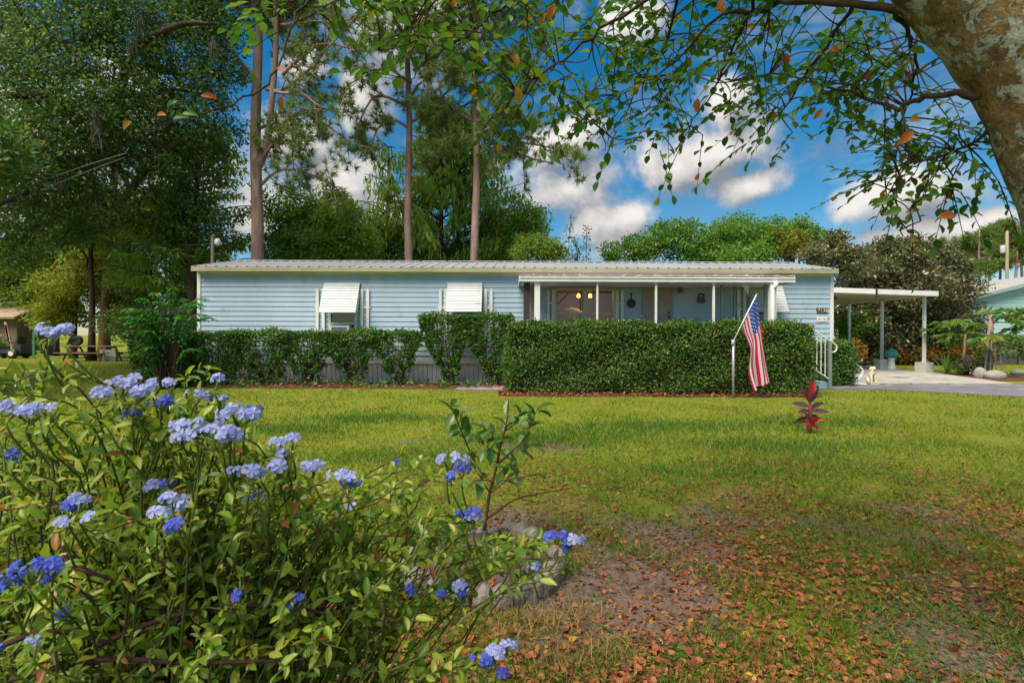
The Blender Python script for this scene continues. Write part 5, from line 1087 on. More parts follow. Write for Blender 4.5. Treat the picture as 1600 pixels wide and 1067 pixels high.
# ------------------------------------------------------------------ planter ring and sapling
def ring():
    cx, cy_, r = -.17, 3.17, .46; t = thing('planter_ring', 'ring of scalloped weathered concrete edging round a bare planting bed', 'planter', loc=(cx, cy_, 0))
    ST = surf('weathered_edging_concrete', (.27,.23,.195), (.14,.115,.10), 9, .95, .7, 50, spots=((.07,.06,.05), 8, .56)); n = 10
    for k in range(n):
        a0 = 2*math.pi*k/n+.1; a1 = a0+2*math.pi/n-.05; m = 15; th = np.linspace(a0, a1, m); f = np.linspace(0, 1, m); jr = rng.normal(0, .008); h0 = .045+rng.normal(0,.008)
        h = h0+.042*np.abs(np.sin(f*np.pi*3))**.8+rng.normal(0,.002,m); tilt = rng.normal(0,.02)+(f-.5)*rng.normal(0,.02)
        ro, ri = r+.036+jr, r-.036+jr; c, s = np.cos(th), np.sin(th); bul = .014*np.abs(np.sin(f*np.pi*3))
        L = [np.stack([c*(q+b), s*(q+b), z], 1) for q, b, z in ((ro+.012, 0*bul, 0*h-.05), (ro, bul, h*.6+tilt), (ro-.012, bul*.6, h*.95+tilt), (r+jr, 0*bul, h+tilt), (ri+.010, 0*bul, h*.95+tilt), (ri, 0*bul, h*.5+tilt), (ri, 0*bul, 0*h-.05))]
        V = np.concatenate(L); q = np.arange(m-1); F_ = [np.stack([q+i*m, q+1+i*m, q+1+(i+1)*m, q+(i+1)*m], 1) for i in range(6)]; e = np.arange(7)*m; F_ += [e[None, ::-1], (e+m-1)[None]]
        MB().add(V, F_).build('edging_stone', ST, t, False)
ring()
MB().lathe([(.0,.025),(.25,.03),(.43,.02),(.44,-.05)], (-.17,3.17,0), 24).build('bed_soil', surf('bed_soil', (.15,.10,.085), (.08,.055,.05), 20, .95, .9, 60), None, True, 'structure')
def sapling():
    Y = 3.55; o = W(758, 824, Y); o[2] = .02; t = thing('sapling', 'young leafy citrus sapling growing in the scalloped planter ring', 'sapling', loc=o)
    m = leafmat('citrus_leaf', [(0,(.055,.13,.028)),(.5,(.085,.175,.035)),(.85,(.14,.20,.07)),(1,(.18,.22,.06))], .35, .3, spec=.5); BK = bark('sapling_bark', (.20,.10,.06), (.10,.05,.035), 22)
    def w(px, py, dy=0): 
        p = W(px, py, Y+dy)-o; return p
    st = [([w(758,828),(w(766,770)),w(775,735),w(784,690),w(792,660),w(795,622)], .014, 0), ([w(772,755),w(750,735,.1),w(735,705,.15),w(722,675,.1),w(712,650,.05),w(703,630)], .008, 12), ([w(776,728),w(800,705,-.1),w(820,685,-.12),w(830,660,-.1),w(842,635,-.1)], .008, 12),
          ([w(778,722),w(805,708,.1),w(835,692,.15)], .006, 6), ([w(760,812),w(790,790,.05),w(812,778,.1),w(850,770,.15),w(895,762,.2)], .008, 0), ([w(812,778,.1),w(845,785,.05),w(885,770,0)], .005, 0), ([w(768,770),w(800,748,.1),w(850,742,.2)], .005, 3), ([w(768,765),w(785,750,-.15),w(800,720,-.2)], .005, 5), ([w(770,752),w(745,750,-.1),w(728,765,-.15)], .005, 4), ([w(784,690),w(770,680,.1),w(755,668,.1)], .005, 6), ([w(788,675),w(806,660,.1),w(815,645,.1)], .005, 5), ([w(766,770),w(745,735,-.1),w(732,720,-.1)], .005, 5), ([w(780,710),w(765,700,-.12),w(748,690,-.15)], .005, 6), ([w(812,778,.1),w(810,760,.1),w(806,740,.1)], .003, 1)]
    me = [MB().add(LEAF[0]*np.array([1,.46,1]), LEAF[1]).mesh('leaf', m, True)]; c2 = LEAF[0].copy(); c2[:,2] -= c2[:,0]**2*.28; me.append(MB().add(c2*np.array([1,.5,1]), LEAF[1]).mesh('leaf', m, True))
    for k, (pts, r_, nl) in enumerate(st):
        P = poly(pts, 14); MB().tube(P, np.linspace(r_, r_*.3, 14), 6).build('trunk' if k == 0 else 'branch', BK, t, True)
        n = int(nl*1.5) if nl else (8 if k == 0 else 0)
        for j in range(n):
            f = (.25+.75*(j+1)/n) if k else .55+.4*j/n; i = min(12, int(f*13)); p = P[i]; T = unit(P[min(13,i+1)]-P[i-1])
            d = unit(T*.55+rdir(1)[0]*.8+np.array([0,-.15,.12])); up = unit(rdir(1)[0]*.45+np.array([0,0,1.])); s = unit(np.cross(d, up)); u2 = np.cross(s, d); L = rng.uniform(.10,.145)
            share('leaf', me[j % 2], t, mat4=Matrix(np.array([[*(d*L)[:1], s[0]*L, u2[0]*L, p[0]], [d[1]*L, s[1]*L, u2[1]*L, p[1]], [d[2]*L, s[2]*L, u2[2]*L, p[2]], [0,0,0,1]]).tolist()))
sapling()
# ------------------------------------------------------------------ helper: leaves as single parts, the rest joined
def single_leaves(t, o, P, D, U, L, Wd, mats_mesh, stuff_mat, limit=300, shape=LEAF, inside=None):
    """the leaves that show largest become parts of their own, the others one joined part"""
    D = unit(D); Sd = unit(np.cross(D, U)); U2 = np.cross(Sd, D)
    px = P[:,0]/np.maximum(P[:,1],.05)*F+800; py = HZ-(P[:,2]-EYE)/np.maximum(P[:,1],.05)*F+(px-800)*ROLL
    vis = (px > 0) & (px < 1600) & (py > 0) & (py < 1067) & (P[:,1] > .3)
    nz = np.abs((U2*unit(P-np.array([0,0,EYE]))).sum(1))
    key = np.where(vis, L*Wd/np.maximum(P[:,1],.2)**2*(.3+nz), -1); order = np.argsort(-key); big = order[:limit]; rest = order[limit:]
    for i in big:
        w = L[i]*Wd[i]/L[i]; M = np.eye(4); M[:3,0] = D[i]*L[i]; M[:3,1] = Sd[i]*Wd[i]; M[:3,2] = U2[i]*L[i]; M[:3,3] = P[i]-o
        share('leaf', mats_mesh[i % len(mats_mesh)], t, mat4=Matrix(M.tolist()))
    m = MB(); inst(m, shape, P[rest]-o, D[rest], U[rest], L[rest], Wd[rest]); m.build('foliage', stuff_mat, t, kind='stuff')

# ------------------------------------------------------------------ lichen-marked tree at the right, its boughs overhead
def front_tree():
    Y = 1.95; o = np.array([2.35, 1.95, 0.]); t = thing('lichen_tree', 'leaning tree with pale lichen patches on its trunk whose leafy boughs hang across the sky', 'tree', loc=o)
    m, tr, b = new_mat('lichen_bark'); p = geopos(tr); n1 = Noise(tr, p, 12, 6, .65); n2 = Noise(tr, p, 11, 8, .7, .5); n3 = Noise(tr, p, 40, 4, .6); n4 = Noise(tr, p, 3.1, 4, .55, .3)
    c = Mix(tr, Rng(tr, n1, .38, .64), (.36,.23,.10), (.17,.105,.045)); c = Mix(tr, Rng(tr, n4, .52, .6), c, (.16,.13,.035))
    lich = Rng(tr, Mth(tr, 'ADD', n2, Mth(tr, 'MULTIPLY_ADD', n3, .16, -.08)), .492, .53); c = Mix(tr, lich, c, Mix(tr, Rng(tr, n3, .4, .65), (.50,.49,.40), (.33,.34,.26)))
    c = Mix(tr, Rng(tr, Noise(tr, p, 26, 3, .5), .67, .70), c, (.42,.41,.34))
    tr.links.new(c, b.inputs['Base Color']); S(b, Roughness=.9); b.inputs['Specular IOR Level'].default_value = .15
    n5 = Noise(tr, Vm(tr, 'MULTIPLY', p, (1,1,.35)), 55, 6, .7); c2_ = Mix(tr, Rng(tr, n5, .56, .68), c, (.045,.03,.018)); tr.links.new(c2_, b.inputs['Base Color'])
    bn = N(tr, 'ShaderNodeBump'); S(bn, Strength=1.0, Distance=.014); tr.links.new(Mth(tr, 'ADD', Mth(tr, 'MULTIPLY_ADD', n5, -.8, n3), Mth(tr, 'MULTIPLY', lich, .35)), bn.inputs['Height']); tr.links.new(bn.outputs[0], b.inputs['Normal'])
    T = poly([W(1850,1130,Y), W(1835,800,Y), W(1795,600,Y), W(1757,440,Y), W(1714,320,Y), W(1668,205,Y), W(1602,85,Y), W(1490,-30,Y), W(1380,-150,Y), W(1230,-300,Y), W(1050,-420,Y+.3), W(850,-520,Y+.6)], 40)
    mb = MB().tube(T-o, np.interp(np.linspace(0,1,40), [0,.1,.4,.55,.62,.8,1], [.28,.235,.21,.20,.18,.13,.07])*(1+rng.normal(0,.012,40)), 20); mb.V[0] += rng.normal(0,.003,mb.V[0].shape); mb.build('trunk', m, t, True)
    BKT = bark('lichen_twig_bark', (.085,.055,.03), (.04,.026,.018), 18, (1,1,1), spots=((.22,.22,.17), 14, .66))
    boughs = []
    def bough(pts, r0, r1, n=24, vis=True):
        P = poly([W(*q) for q in pts], n); P = wob(P, .006); MB().tube(P-o, np.linspace(r0, r1, n)*.72, 8).build('bough', BKT, t, True); boughs.append((P, r0)); return P
    bough([(1395,15,1.95),(1330,6,2.1),(1262,2,2.2),(1180,-6,2.35),(1060,-30,2.6),(900,-60,2.9),(740,-60,3.0),(600,-30,2.9),(500,-10,2.7)], .022, .008)
    bough([(1262,2,2.2),(1215,6,2.3),(1180,20,2.4),(1130,24,2.5),(1090,55,2.6),(1060,90,2.7),(1010,125,2.8),(965,150,2.9)], .017, .004)
    bough([(1530,150,1.95),(1490,152,2.0),(1445,150,2.1),(1418,160,2.15),(1395,172,2.2),(1340,150,2.4),(1280,130,2.6),(1200,118,2.8),(1120,130,3.0)], .019, .004)
    bough([(1408,166,2.18),(1410,180,2.15),(1404,250,2.1),(1402,330,2.1),(1408,372,2.1)], .009, .003)
    bough([(1060,-30,2.6),(1010,0,2.55),(960,28,2.5),(900,75,2.45),(850,112,2.4),(805,150,2.35),(770,185,2.3)], .015, .004)
    bough([(900,-60,2.9),(800,0,2.7),(720,60,2.6),(660,100,2.5),(640,130,2.5)], .013, .003)
    bough([(740,-60,3.0),(690,-10,2.7),(640,40,2.5),(590,80,2.4)], .012, .003)
    bough([(500,-30,2.3),(470,10,2.2),(450,60,2.1),(425,115,2.05),(390,150,2.0),(330,172,1.95),(265,190,1.9),(215,210,1.9)], .009, .002)
    bough([(1330,6,2.1),(1300,60,2.4),(1250,130,2.7),(1210,190,2.9),(1180,235,3.0)], .013, .003)
    bough([(1180,-6,2.35),(1150,60,2.7),(1120,130,2.9),(1080,190,3.0),(1050,240,3.0)], .012, .002)
    bough([(1395,15,1.95),(1420,60,2.3),(1430,110,2.6),(1400,200,2.8),(1330,240,2.9)], .014, .003)
    bough([(1060,-30,2.6),(1040,60,2.9),(1000,130,3.0),(960,200,3.0),(940,235,3.0)], .012, .002)
    bough([(1570,120,1.98),(1545,200,2.05),(1500,230,2.15),(1450,250,2.2),(1405,270,2.25),(1375,310,2.3)], .011, .002)
    # twigs with alternate leaves, each springing from the nearest bough
    ap = np.concatenate([P[2:] for P, r in boughs]); Ps, Ds, Us, Ls, Ws, near = [], [], [], [], [], []
    tw = MB()
    def twig(p, d, L, ls, n, big=False):
        e = p+unit(d)*L+np.array([0,0,-.06*L*L*6]); q = bez(p, (p+e)/2+np.array([0,0,.10*L]), e, 7); tw.tube(q-o, np.linspace(.0035,.0012,7), 4)
        u = np.linspace(.12, 1, n); C = np.stack([np.interp(u, np.linspace(0,1,7), q[:,i]) for i in range(3)], 1); Td = unit(e-p); sg = np.where(np.arange(n) % 2 == 0, 1, -1)[:,None]
        sdv = unit(np.cross(Td, (0,0,1.)))[None]*sg; D = sdv*.8+Td[None]*.6+rdir(n)*.35+np.array([0,0,-.18]); D[-1] = Td
        Ps.append(C); Ds.append(D); Us.append(np.array([0,0,1.])[None]+rdir(n)*.45); k = ls*rng.uniform(.65,1.2,n); Ls.append(k); Ws.append(k*rng.uniform(.56,.70,n))
    def region(x0, x1, y0, y1, Y0, Y1, n, ls=.05, L=.32, nl=9, down=.14, bias=-.45, grad=0):
        for _ in range(n):
            f = rng.random()**(1+grad); p = W(rng.uniform(x0,x1), y0+(y1-y0)*f, rng.uniform(Y0,Y1)); j = np.argmin(((ap-p)**2).sum(1)); a = ap[j]
            if np.linalg.norm(p-a) > .05:
                q = bez(a, (a+p)/2+np.array([0,0,.10*np.linalg.norm(p-a)])+rng.normal(0,.03,3), p, 8); tw.tube(q-o, np.linspace(.0045,.0022,8), 4)
            d = p-a; d = unit(d)*.8+rdir(1)[0]*.6+np.array([bias,0,-down]); twig(p, d, L*rng.uniform(.6,1.2), ls*1.06, nl+rng.integers(-3,2))
            if rng.random() < .6: twig(p, rdir(1)[0]+np.array([bias,0,-down]), L*rng.uniform(.4,.8), ls, nl-3)
    region(1130, 1440, -20, 170, 2.3, 3.3, 58, .054, grad=.25)
    region(1300, 1520, 60, 240, 2.2, 3.0, 34, .050)
    region(1390, 1560, 190, 285, 2.1, 2.6, 26, .046, .26, 9)
    region(1360, 1440, 230, 350, 2.0, 2.3, 9, .044, .22, 8)
    region(1010, 1180, -20, 130, 2.6, 3.2, 40, .052, grad=.5)
    region(860, 1040, -20, 150, 2.5, 3.1, 26, .058, grad=.4)
    region(560, 880, -30, 90, 2.3, 3.0, 34, .066, .34, 8, grad=.5)
    region(600, 830, 60, 150, 2.3, 2.7, 9, .066, .26, 6)
    region(780, 940, 90, 190, 2.3, 2.6, 14, .058, .28, 7)
    region(410, 600, -20, 45, 2.1, 2.6, 11, .058, .26, 7)
    region(950, 1240, 130, 215, 2.7, 3.0, 24, .050, .30, 8)
    region(880, 1000, 140, 200, 2.8, 3.1, 10, .050, .30, 8)
    for px, py, d, L, n in ((1030,235,(.3,0,-1),.22,5),(1070,215,(-.5,0,-1),.3,6),(1165,225,(-.8,0,-.6),.3,7),(962,205,(-.4,0,-1),.25,6),(1500,300,(.4,0,-.7),.25,6),(860,170,(.25,0,-1),.25,5),(1210,165,(-.5,0,-1),.28,6),(870,150,(.8,0,-.2),.2,5),(830,215,(.6,0,-.5),.15,4)):
        twig(W(px,py,2.6), np.array(d,float), L, .056, n)
    tw.build('twigs', BKT, t, True, 'stuff')
    P, D, U, L, Wd = (np.concatenate(q) for q in (Ps, Ds, Us, Ls, Ws))
    # a few bigger leaves that hang alone, green, red-spotted or orange
    def solo(lst):
        for px, py, Yd, ln, ang, mt in lst:
            me = solo_mesh[mt]; d = np.array([math.cos(R(ang)), rng.uniform(-.3,.3), math.sin(R(ang))]); d = unit(d); s_ = unit(np.cross(d, np.array([.2,-1.,.35]))); u_ = np.cross(s_, d); p = W(px,py,Yd)-o; M = np.eye(4); M[:3,0] = d*ln; M[:3,1] = s_*ln*.55; M[:3,2] = u_*ln; M[:3,3] = p
            share('leaf', me, t, mat4=Matrix(M.tolist()))
    LM = leafmat('bough_leaf', [(0,(.03,.095,.014)),(.5,(.055,.14,.018)),(.86,(.10,.18,.022)),(.97,(.15,.17,.02)),(.985,(.38,.15,.015)),(1,(.40,.09,.02))], .42, .32)
    OR = leafmat('turning_leaf', [(0,(.42,.15,.01)),(.5,(.45,.10,.02)),(1,(.38,.22,.02))], .45, .4); GR = leafmat('large_bough_leaf', [(0,(.04,.11,.012)),(1,(.09,.15,.02))], .45, .35)
    c2 = LEAF[0].copy(); c2[:,2] -= c2[:,0]**2*.25; MESH = [MB().add(LEAF[0], LEAF[1]).mesh('leaf', LM, True), MB().add(c2, LEAF[1]).mesh('leaf', LM, True)]
    solo_mesh = {'o': MB().add(c2, LEAF[1]).mesh('leaf', OR, True), 'g': MB().add(c2, LEAF[1]).mesh('leaf', GR, True)}
    solo([(1465,340,1.7,.062,12,'o'),(1478,338,1.7,.06,-70,'g'),(1408,325,1.8,.06,-160,'g'),(1450,305,1.8,.055,20,'g'),(1388,310,1.9,.06,-160,'g'),(1520,245,1.6,.062,-95,'g'),(1420,190,1.9,.075,25,'o'),(1425,205,1.9,.07,-140,'o'),(1295,78,1.9,.07,8,'o'),(1320,75,2.0,.06,175,'g'),(1260,150,2.0,.055,-110,'g'),(1285,170,2.1,.05,-130,'o'),
          (276,158,1.6,.04,-160,'g'),(312,150,1.6,.045,10,'o'),(205,190,1.5,.042,-150,'o'),(258,180,1.7,.04,170,'o'),(284,178,1.7,.045,5,'g'),(270,185,1.7,.045,25,'g'),(445,112,1.9,.05,150,'o'),(805,135,2.0,.065,-75,'o'),(803,85,2.1,.055,-80,'o'),(865,8,2.0,.06,-120,'o'),(835,185,2.0,.06,-100,'g'),(855,245,1.9,.055,-20,'g'),(830,250,1.9,.05,-140,'g'),(842,232,2.0,.05,-60,'g'),(545,120,2.0,.05,40,'g'),(392,110,2.0,.045,-80,'g'),(440,150,2.1,.05,-100,'o')])
    single_leaves(t, o, P, D, U, L, Wd, MESH, LM, 270)
    # unseen rest of the crown over and behind the camera, lobes added to shade the foreground
    shade_lobes = [((1.0,.6,4.6),(1.5,1.3,.7)),((-1.3,.8,4.9),(1.5,1.4,.7)),((2.6,2.4,5.0),(1.6,1.3,.8)),((.4,-1.2,4.8),(1.8,1.3,.8)),((3.4,.2,4.8),(1.4,1.3,.8)),((4.4,2.6,4.6),(1.3,1.2,.8)),((1.6,4.0,6.6),(1.5,1.0,.6)),((-1.0,3.4,6.4),(1.4,.9,.6)),((-1.9,1.2,5.4),(1.3,1.1,.6)),((-1.6,2.4,5.7),(1.3,1.0,.6)),((.6,2.4,5.8),(1.3,1.0,.6)),((-1.0,-1.9,5.2),(1.2,1.1,.6))]
    m2 = MB(); b2 = MB(); branching(b2, T[24:], [(np.array(c), np.array(r)) for c, r in shade_lobes], .05, 4, 5); b2.V = [v-o for v in b2.V]; b2.build('unseen_upper_branches', BKT, t, True, 'stuff')
    for c, r in shade_lobes: clumps(m2, in_ellipsoid(24, c, r)-o, .34, 20, LEAF, .075, .042, flat=.8)
    m2.build('crown', LM, t, kind='stuff')
front_tree()

# ------------------------------------------------------------------ plumbago bush
def plumbago():
    o = np.array([-.75, 1.15, 0.]); t = thing('plumbago_bush', 'sprawling plumbago bush with pale blue flower clusters filling the near left corner', 'bush', loc=o)
    topx = [-80,0,60,110,170,230,300,360,420,480,540,600,660,720,780,830,880]; topy = [585,580,592,604,612,616,640,660,690,725,745,765,790,805,820,838,850]
    lowx = [-80,560,640,700,760,820,880]; lowy = [1120,1040,925,895,880,870,860]
    m = MB(); Ps, Ds, Us, Ls, Ws = [], [], [], [], []
    def stem(tip, root=None, r=.0032, n=16, lsz=.040, start=.38, sprig=False):
        root = np.array([min(tip[0]*.35-.60+rng.normal(0,.2), -.50-.15*rng.random()), 1.2+rng.normal(0,.16), 0]) if root is None else root
        h = max(tip[2], .55); mid = root*.45+tip*.55+np.array([rng.normal(0,.12), rng.normal(0,.06), 0]); mid[2] = h*rng.uniform(.9,1.16)+.02; q = wob(bez(root, mid, tip, 12), .009); m.tube(q-o, np.linspace(r, .0013, 12), 5)
        u = np.linspace(start, .99, n); C = np.stack([np.interp(u, np.linspace(0,1,12), q[:,i]) for i in range(3)], 1); Td = unit(np.gradient(C, axis=0)); a = np.arange(n)*2.4+rng.random()*6
        s1 = unit(np.cross(Td, (0,0,1.))); s2 = np.cross(s1, Td); D = s1*np.cos(a)[:,None]+s2*np.sin(a)[:,None]+Td*.75+rdir(n)*.3; k = lsz*rng.uniform(.55,1.3,n)*np.where(u > .93, .6, 1)
        Ps.append(C); Ds.append(D); Us.append(unit(np.array([-.15,-.45,1.])+rdir(n)*.6)); Ls.append(k); Ws.append(k*rng.uniform(.36,.5,n)); return q
    CL = [(340,683,.82,15,.050,'p'),(305,665,.86,7,.03,'p'),(368,648,.86,10,.038,'p'),(385,640,.9,4,.02,'d'),(188,600,.92,8,.032,'p'),(208,612,.9,8,.03,'p'),(150,615,.95,5,.024,'p'),(392,738,.84,7,.034,'p'),(430,728,.86,5,.02,'p'),(398,768,.85,4,.022,'b'),(416,770,.86,3,.015,'b'),(262,668,.9,3,.022,'p'),(277,682,.9,3,.018,'p'),
          (268,780,.8,4,.026,'p'),(248,803,.8,3,.022,'p'),(262,820,.78,2,.014,'d'),(282,790,.85,3,.018,'p'),(540,742,.9,5,.03,'p'),(545,752,.92,4,.02,'d'),(487,728,.95,6,.024,'p'),(436,690,1.0,3,.014,'p'),(455,685,1.0,3,.014,'p'),(442,707,1.0,3,.016,'p'),(700,718,.95,8,.03,'p'),(722,730,.95,3,.016,'d'),(705,742,.94,2,.010,'d'),(732,800,1.0,7,.024,'d'),(742,806,1.0,6,.020,'p'),
          (872,835,1.05,6,.022,'d'),(893,843,1.05,5,.02,'p'),(888,856,1.06,2,.01,'d'),(45,890,.72,12,.036,'d'),(75,885,.72,7,.022,'d'),(20,915,.72,6,.018,'d'),(120,780,.8,3,.022,'p'),(106,788,.82,3,.016,'d'),(138,806,.78,1,.004,'p'),(100,815,.8,2,.014,'p'),(101,514,.78,7,.018,'p'),(72,520,.82,4,.018,'p'),(62,512,.84,2,.01,'p'),
          (10,635,.8,4,.02,'p'),(40,643,.8,5,.022,'p'),(75,637,.8,3,.016,'p'),(240,600,1.0,4,.018,'p'),(262,598,1.0,3,.012,'p'),(250,625,.95,5,.022,'d'),(205,645,.95,4,.016,'d'),(335,590,.95,2,.01,'p'),(302,615,.98,3,.016,'p'),(318,620,1.0,3,.014,'p'),(345,622,1.0,3,.016,'p'),(775,1018,.95,6,.022,'p'),(760,1030,.94,6,.022,'d'),(795,1005,.96,4,.018,'p'),(785,1050,.95,3,.012,'d'),
          (722,925,1.05,4,.016,'d'),(693,925,1.05,3,.012,'d'),(718,915,1.05,3,.014,'p'),(638,920,1.0,2,.008,'d'),(835,885,1.1,3,.012,'p'),(552,792,1.0,3,.014,'p'),(468,935,.95,3,.012,'d'),(456,945,.95,2,.01,'d'),(620,722,1.05,1,.004,'d'),(238,758,.95,4,.018,'p'),(18,710,.9,1,.004,'d'),(5,1010,.75,2,.012,'d'),(52,1000,.75,2,.012,'p'),(372,930,.85,1,.004,'d'),(100,955,.8,2,.012,'d'),(258,755,.95,2,.012,'d')]
    for k in range(400):
        px = rng.uniform(-80, 600) if k < 365 else rng.uniform(560, 875); a, b = np.interp(px, topx, topy), np.interp(px, lowx, lowy); f = rng.random()**1.05; py = a+(b-a)*f+rng.normal(0,8)
        Yd = np.interp(f, [0,1], [1.35,.95])+rng.normal(0,.08) if px < 560 else rng.uniform(1.0,1.35)
        stem(W(px, max(py, a-12), Yd), n=rng.integers(18,28), lsz=.030 if px < 560 else .029, start=.40 if px < 560 else .74)
    for k in range(110):                                   # inner growth
        px = rng.uniform(-60, 430); a = np.interp(px, topx, topy); stem(W(px, rng.uniform(a+15, 1040), rng.uniform(1.0,1.5)), n=26, lsz=.032)
    for px, py, Yd in [(c[0]+rng.normal(0,14), c[1]+rng.uniform(8,40), c[2]+.05) for c in CL if c[1] > 545 for _ in range(2)]:
        stem(W(px, py, Yd), n=20, lsz=.031, start=.5)
    for px, py, Yd in ((60,530,1.05),(40,575,1.1),(20,550,1.2),(330,590,1.1),(420,695,1.0),(575,738,1.1),(560,745,1.15),(20,600,.95),(70,600,.95)):
        stem(W(px, py, Yd), n=26, lsz=.026, start=.6)
    # dark woody stems low in the bush
    for pts in ([(330,1080,.95),(400,1040,1.0),(470,980,1.05),(530,920,1.15),(545,850,1.2)], [(540,1000,1.1),(580,960,1.15),(640,935,1.2),(700,930,1.25)], [(130,1090,.9),(260,1000,.95),(300,900,1.0)], [(150,1010,.92),(280,960,.95),(420,945,.98),(520,960,1.0)], [(0,1010,.85),(80,985,.87),(180,1005,.9)], [(20,1060,.85),(160,1030,.88),(300,1035,.9),(480,1030,.95)], [(470,1075,1.0),(465,990,1.05),(480,900,1.1)], [(100,840,.95),(110,880,.93),(180,905,.92)]):
        P = poly([W(*q) for q in pts], 14); MB().tube(P-o, np.linspace(.0055,.0028,14), 6).build('woody_stem', BARK_R2, t, True)
    m.build('stems', leafmat('plumbago_stem', [(0,(.10,.06,.03)),(.5,(.07,.10,.02)),(1,(.12,.14,.03))], .05, .6), t, True, 'stuff')
    P, D, U, L, Wd = (np.concatenate(q) for q in (Ps, Ds, Us, Ls, Ws)); ok = P[:,1] > .55; P, D, U, L, Wd = P[ok], D[ok], U[ok], L[ok], Wd[ok]
    LM = leafmat('plumbago_leaf', [(0,(.075,.15,.016)),(.3,(.13,.21,.02)),(.62,(.20,.265,.026)),(.88,(.30,.32,.04)),(.955,(.33,.31,.08)),(.975,(.34,.10,.03)),(1,(.10,.05,.03))], .38, .38, spec=.45)
    c2 = LEAF[0].copy(); c2[:,2] -= c2[:,0]**2*.22; c3 = LEAF[0].copy(); c3[:,2] += .07*np.sin(c3[:,0]*6)
    MESH = [MB().add(c*np.array([1,1,1.]), LEAF[1]).mesh('leaf', LM, True) for c in (LEAF[0], c2, c3)]
    single_leaves(t, o, P, D, U, L, Wd, MESH, LM, 300)
    # flowers: five rounded petals on a slim tube
    def petal_mesh(mat, droop, wd=.62):
        mb = MB(); pr = np.array([(0,0),(.30,.16),(.68,.36),(.92,.28),(1,.05),(1,-.05),(.92,-.28),(.68,-.36),(.30,-.16)])
        for k in range(5):
            a = k*2*math.pi/5; d = np.array([math.cos(a), math.sin(a), 0]); s = np.array([-math.sin(a), math.cos(a), 0]); V = d*pr[:,:1]*.0165+s*pr[:,1:]*.0165*wd*1.75; V[:,2] = -droop*pr[:,0]**2*.0165+np.abs(pr[:,1])*.006
            V = np.concatenate([V, (d*.0165*.68)[None]+np.array([[0,0,-droop*.46*.0165-.001]])]); mb.add(V, [np.array([[0,1,9],[1,2,9],[2,3,9],[3,4,9],[4,5,9],[5,6,9],[6,7,9],[7,8,9],[8,0,9]])])
        mb.tube([(0,0,0),(0,0,-.012),(.001,0,-.026)], [.0014,.0012,.0018], 5); return mb.mesh('flower', mat, True)
    PALE = leafmat('pale_blue_petal', [(0,(.27,.31,.74)),(.5,(.38,.41,.82)),(1,(.48,.50,.86))], .4, .55, spec=.2); DEEP = leafmat('deep_blue_petal', [(0,(.06,.09,.58)),(.5,(.09,.13,.66)),(1,(.15,.19,.72))], .4, .55, spec=.2)
    FM = {'p': [petal_mesh(PALE,.25), petal_mesh(PALE,.6)], 'd': [petal_mesh(DEEP,.3), petal_mesh(DEEP,.8)]}
    bud = MB().tube([(0,0,0),(0,0,.008),(0,0,.02),(0,0,.026)], [.0012,.0016,.003,.0006], 6).mesh('bud', DEEP, True)
    GRN = leafmat('calyx_green', [(0,(.10,.16,.02)),(1,(.18,.2,.03))], .3, .5)
    for px, py, Yd, n, rad, kind in CL:
        c = W(px, py, Yd); cm = MB(); base = c+np.array([rng.normal(0,.01), .012, -.05-rad*.4])
        cm.tube(bez(base+np.array([rng.normal(0,.02), .02, -.03]), base, c+np.array([0,0,-.026]), 6)-o, np.linspace(.0022,.0014,6), 5)
        fl = []
        for k in range(n):
            v = rdir(1)[0]; v[2] = abs(v[2])*.7 if kind == 'p' else v[2]*.8; v[1] = -abs(v[1])*.6+.1; p = c+v*rad*np.array([1.15,.8,.62])*rng.uniform(.45,1.15); nrm = unit(v+np.array([0,-.75,.45])+rng.normal(0,.22,3)); j = c+np.array([0,.004,-.024]); fl.append((p, nrm))
            cm.tube([j-o, (j+p-nrm*.026)/2-o+np.array([0,0,-.002]), p-nrm*.026-o], [.0012,.0013,.0018], 4)
        cl = cm.build('flower_cluster', GRN, t, True)
        for k, (p, nrm) in enumerate(fl):
            z = Vector(nrm); x = z.orthogonal().normalized(); y = z.cross(x); a = rng.random()*6.28; x2 = x*math.cos(a)+y*math.sin(a); y2 = z.cross(x2); s = rng.uniform(.44,.78)*(.8 if Yd < .76 else 1)
            M = Matrix(((x2.x*s,y2.x*s,z.x*s,p[0]-o[0]),(x2.y*s,y2.y*s,z.y*s,p[1]-o[1]),(x2.z*s,y2.z*s,z.z*s,p[2]-o[2]),(0,0,0,1)))
            if kind == 'b': share('bud', bud, cl, mat4=M)
            else: share('flower', FM[kind][k % 2], cl, mat4=M)
    # two dried orange leaves caught in the bush
BARK_R2 = bark('plumbago_wood', (.11,.055,.05), (.055,.028,.026), 30, (1,1,1))
plumbago()

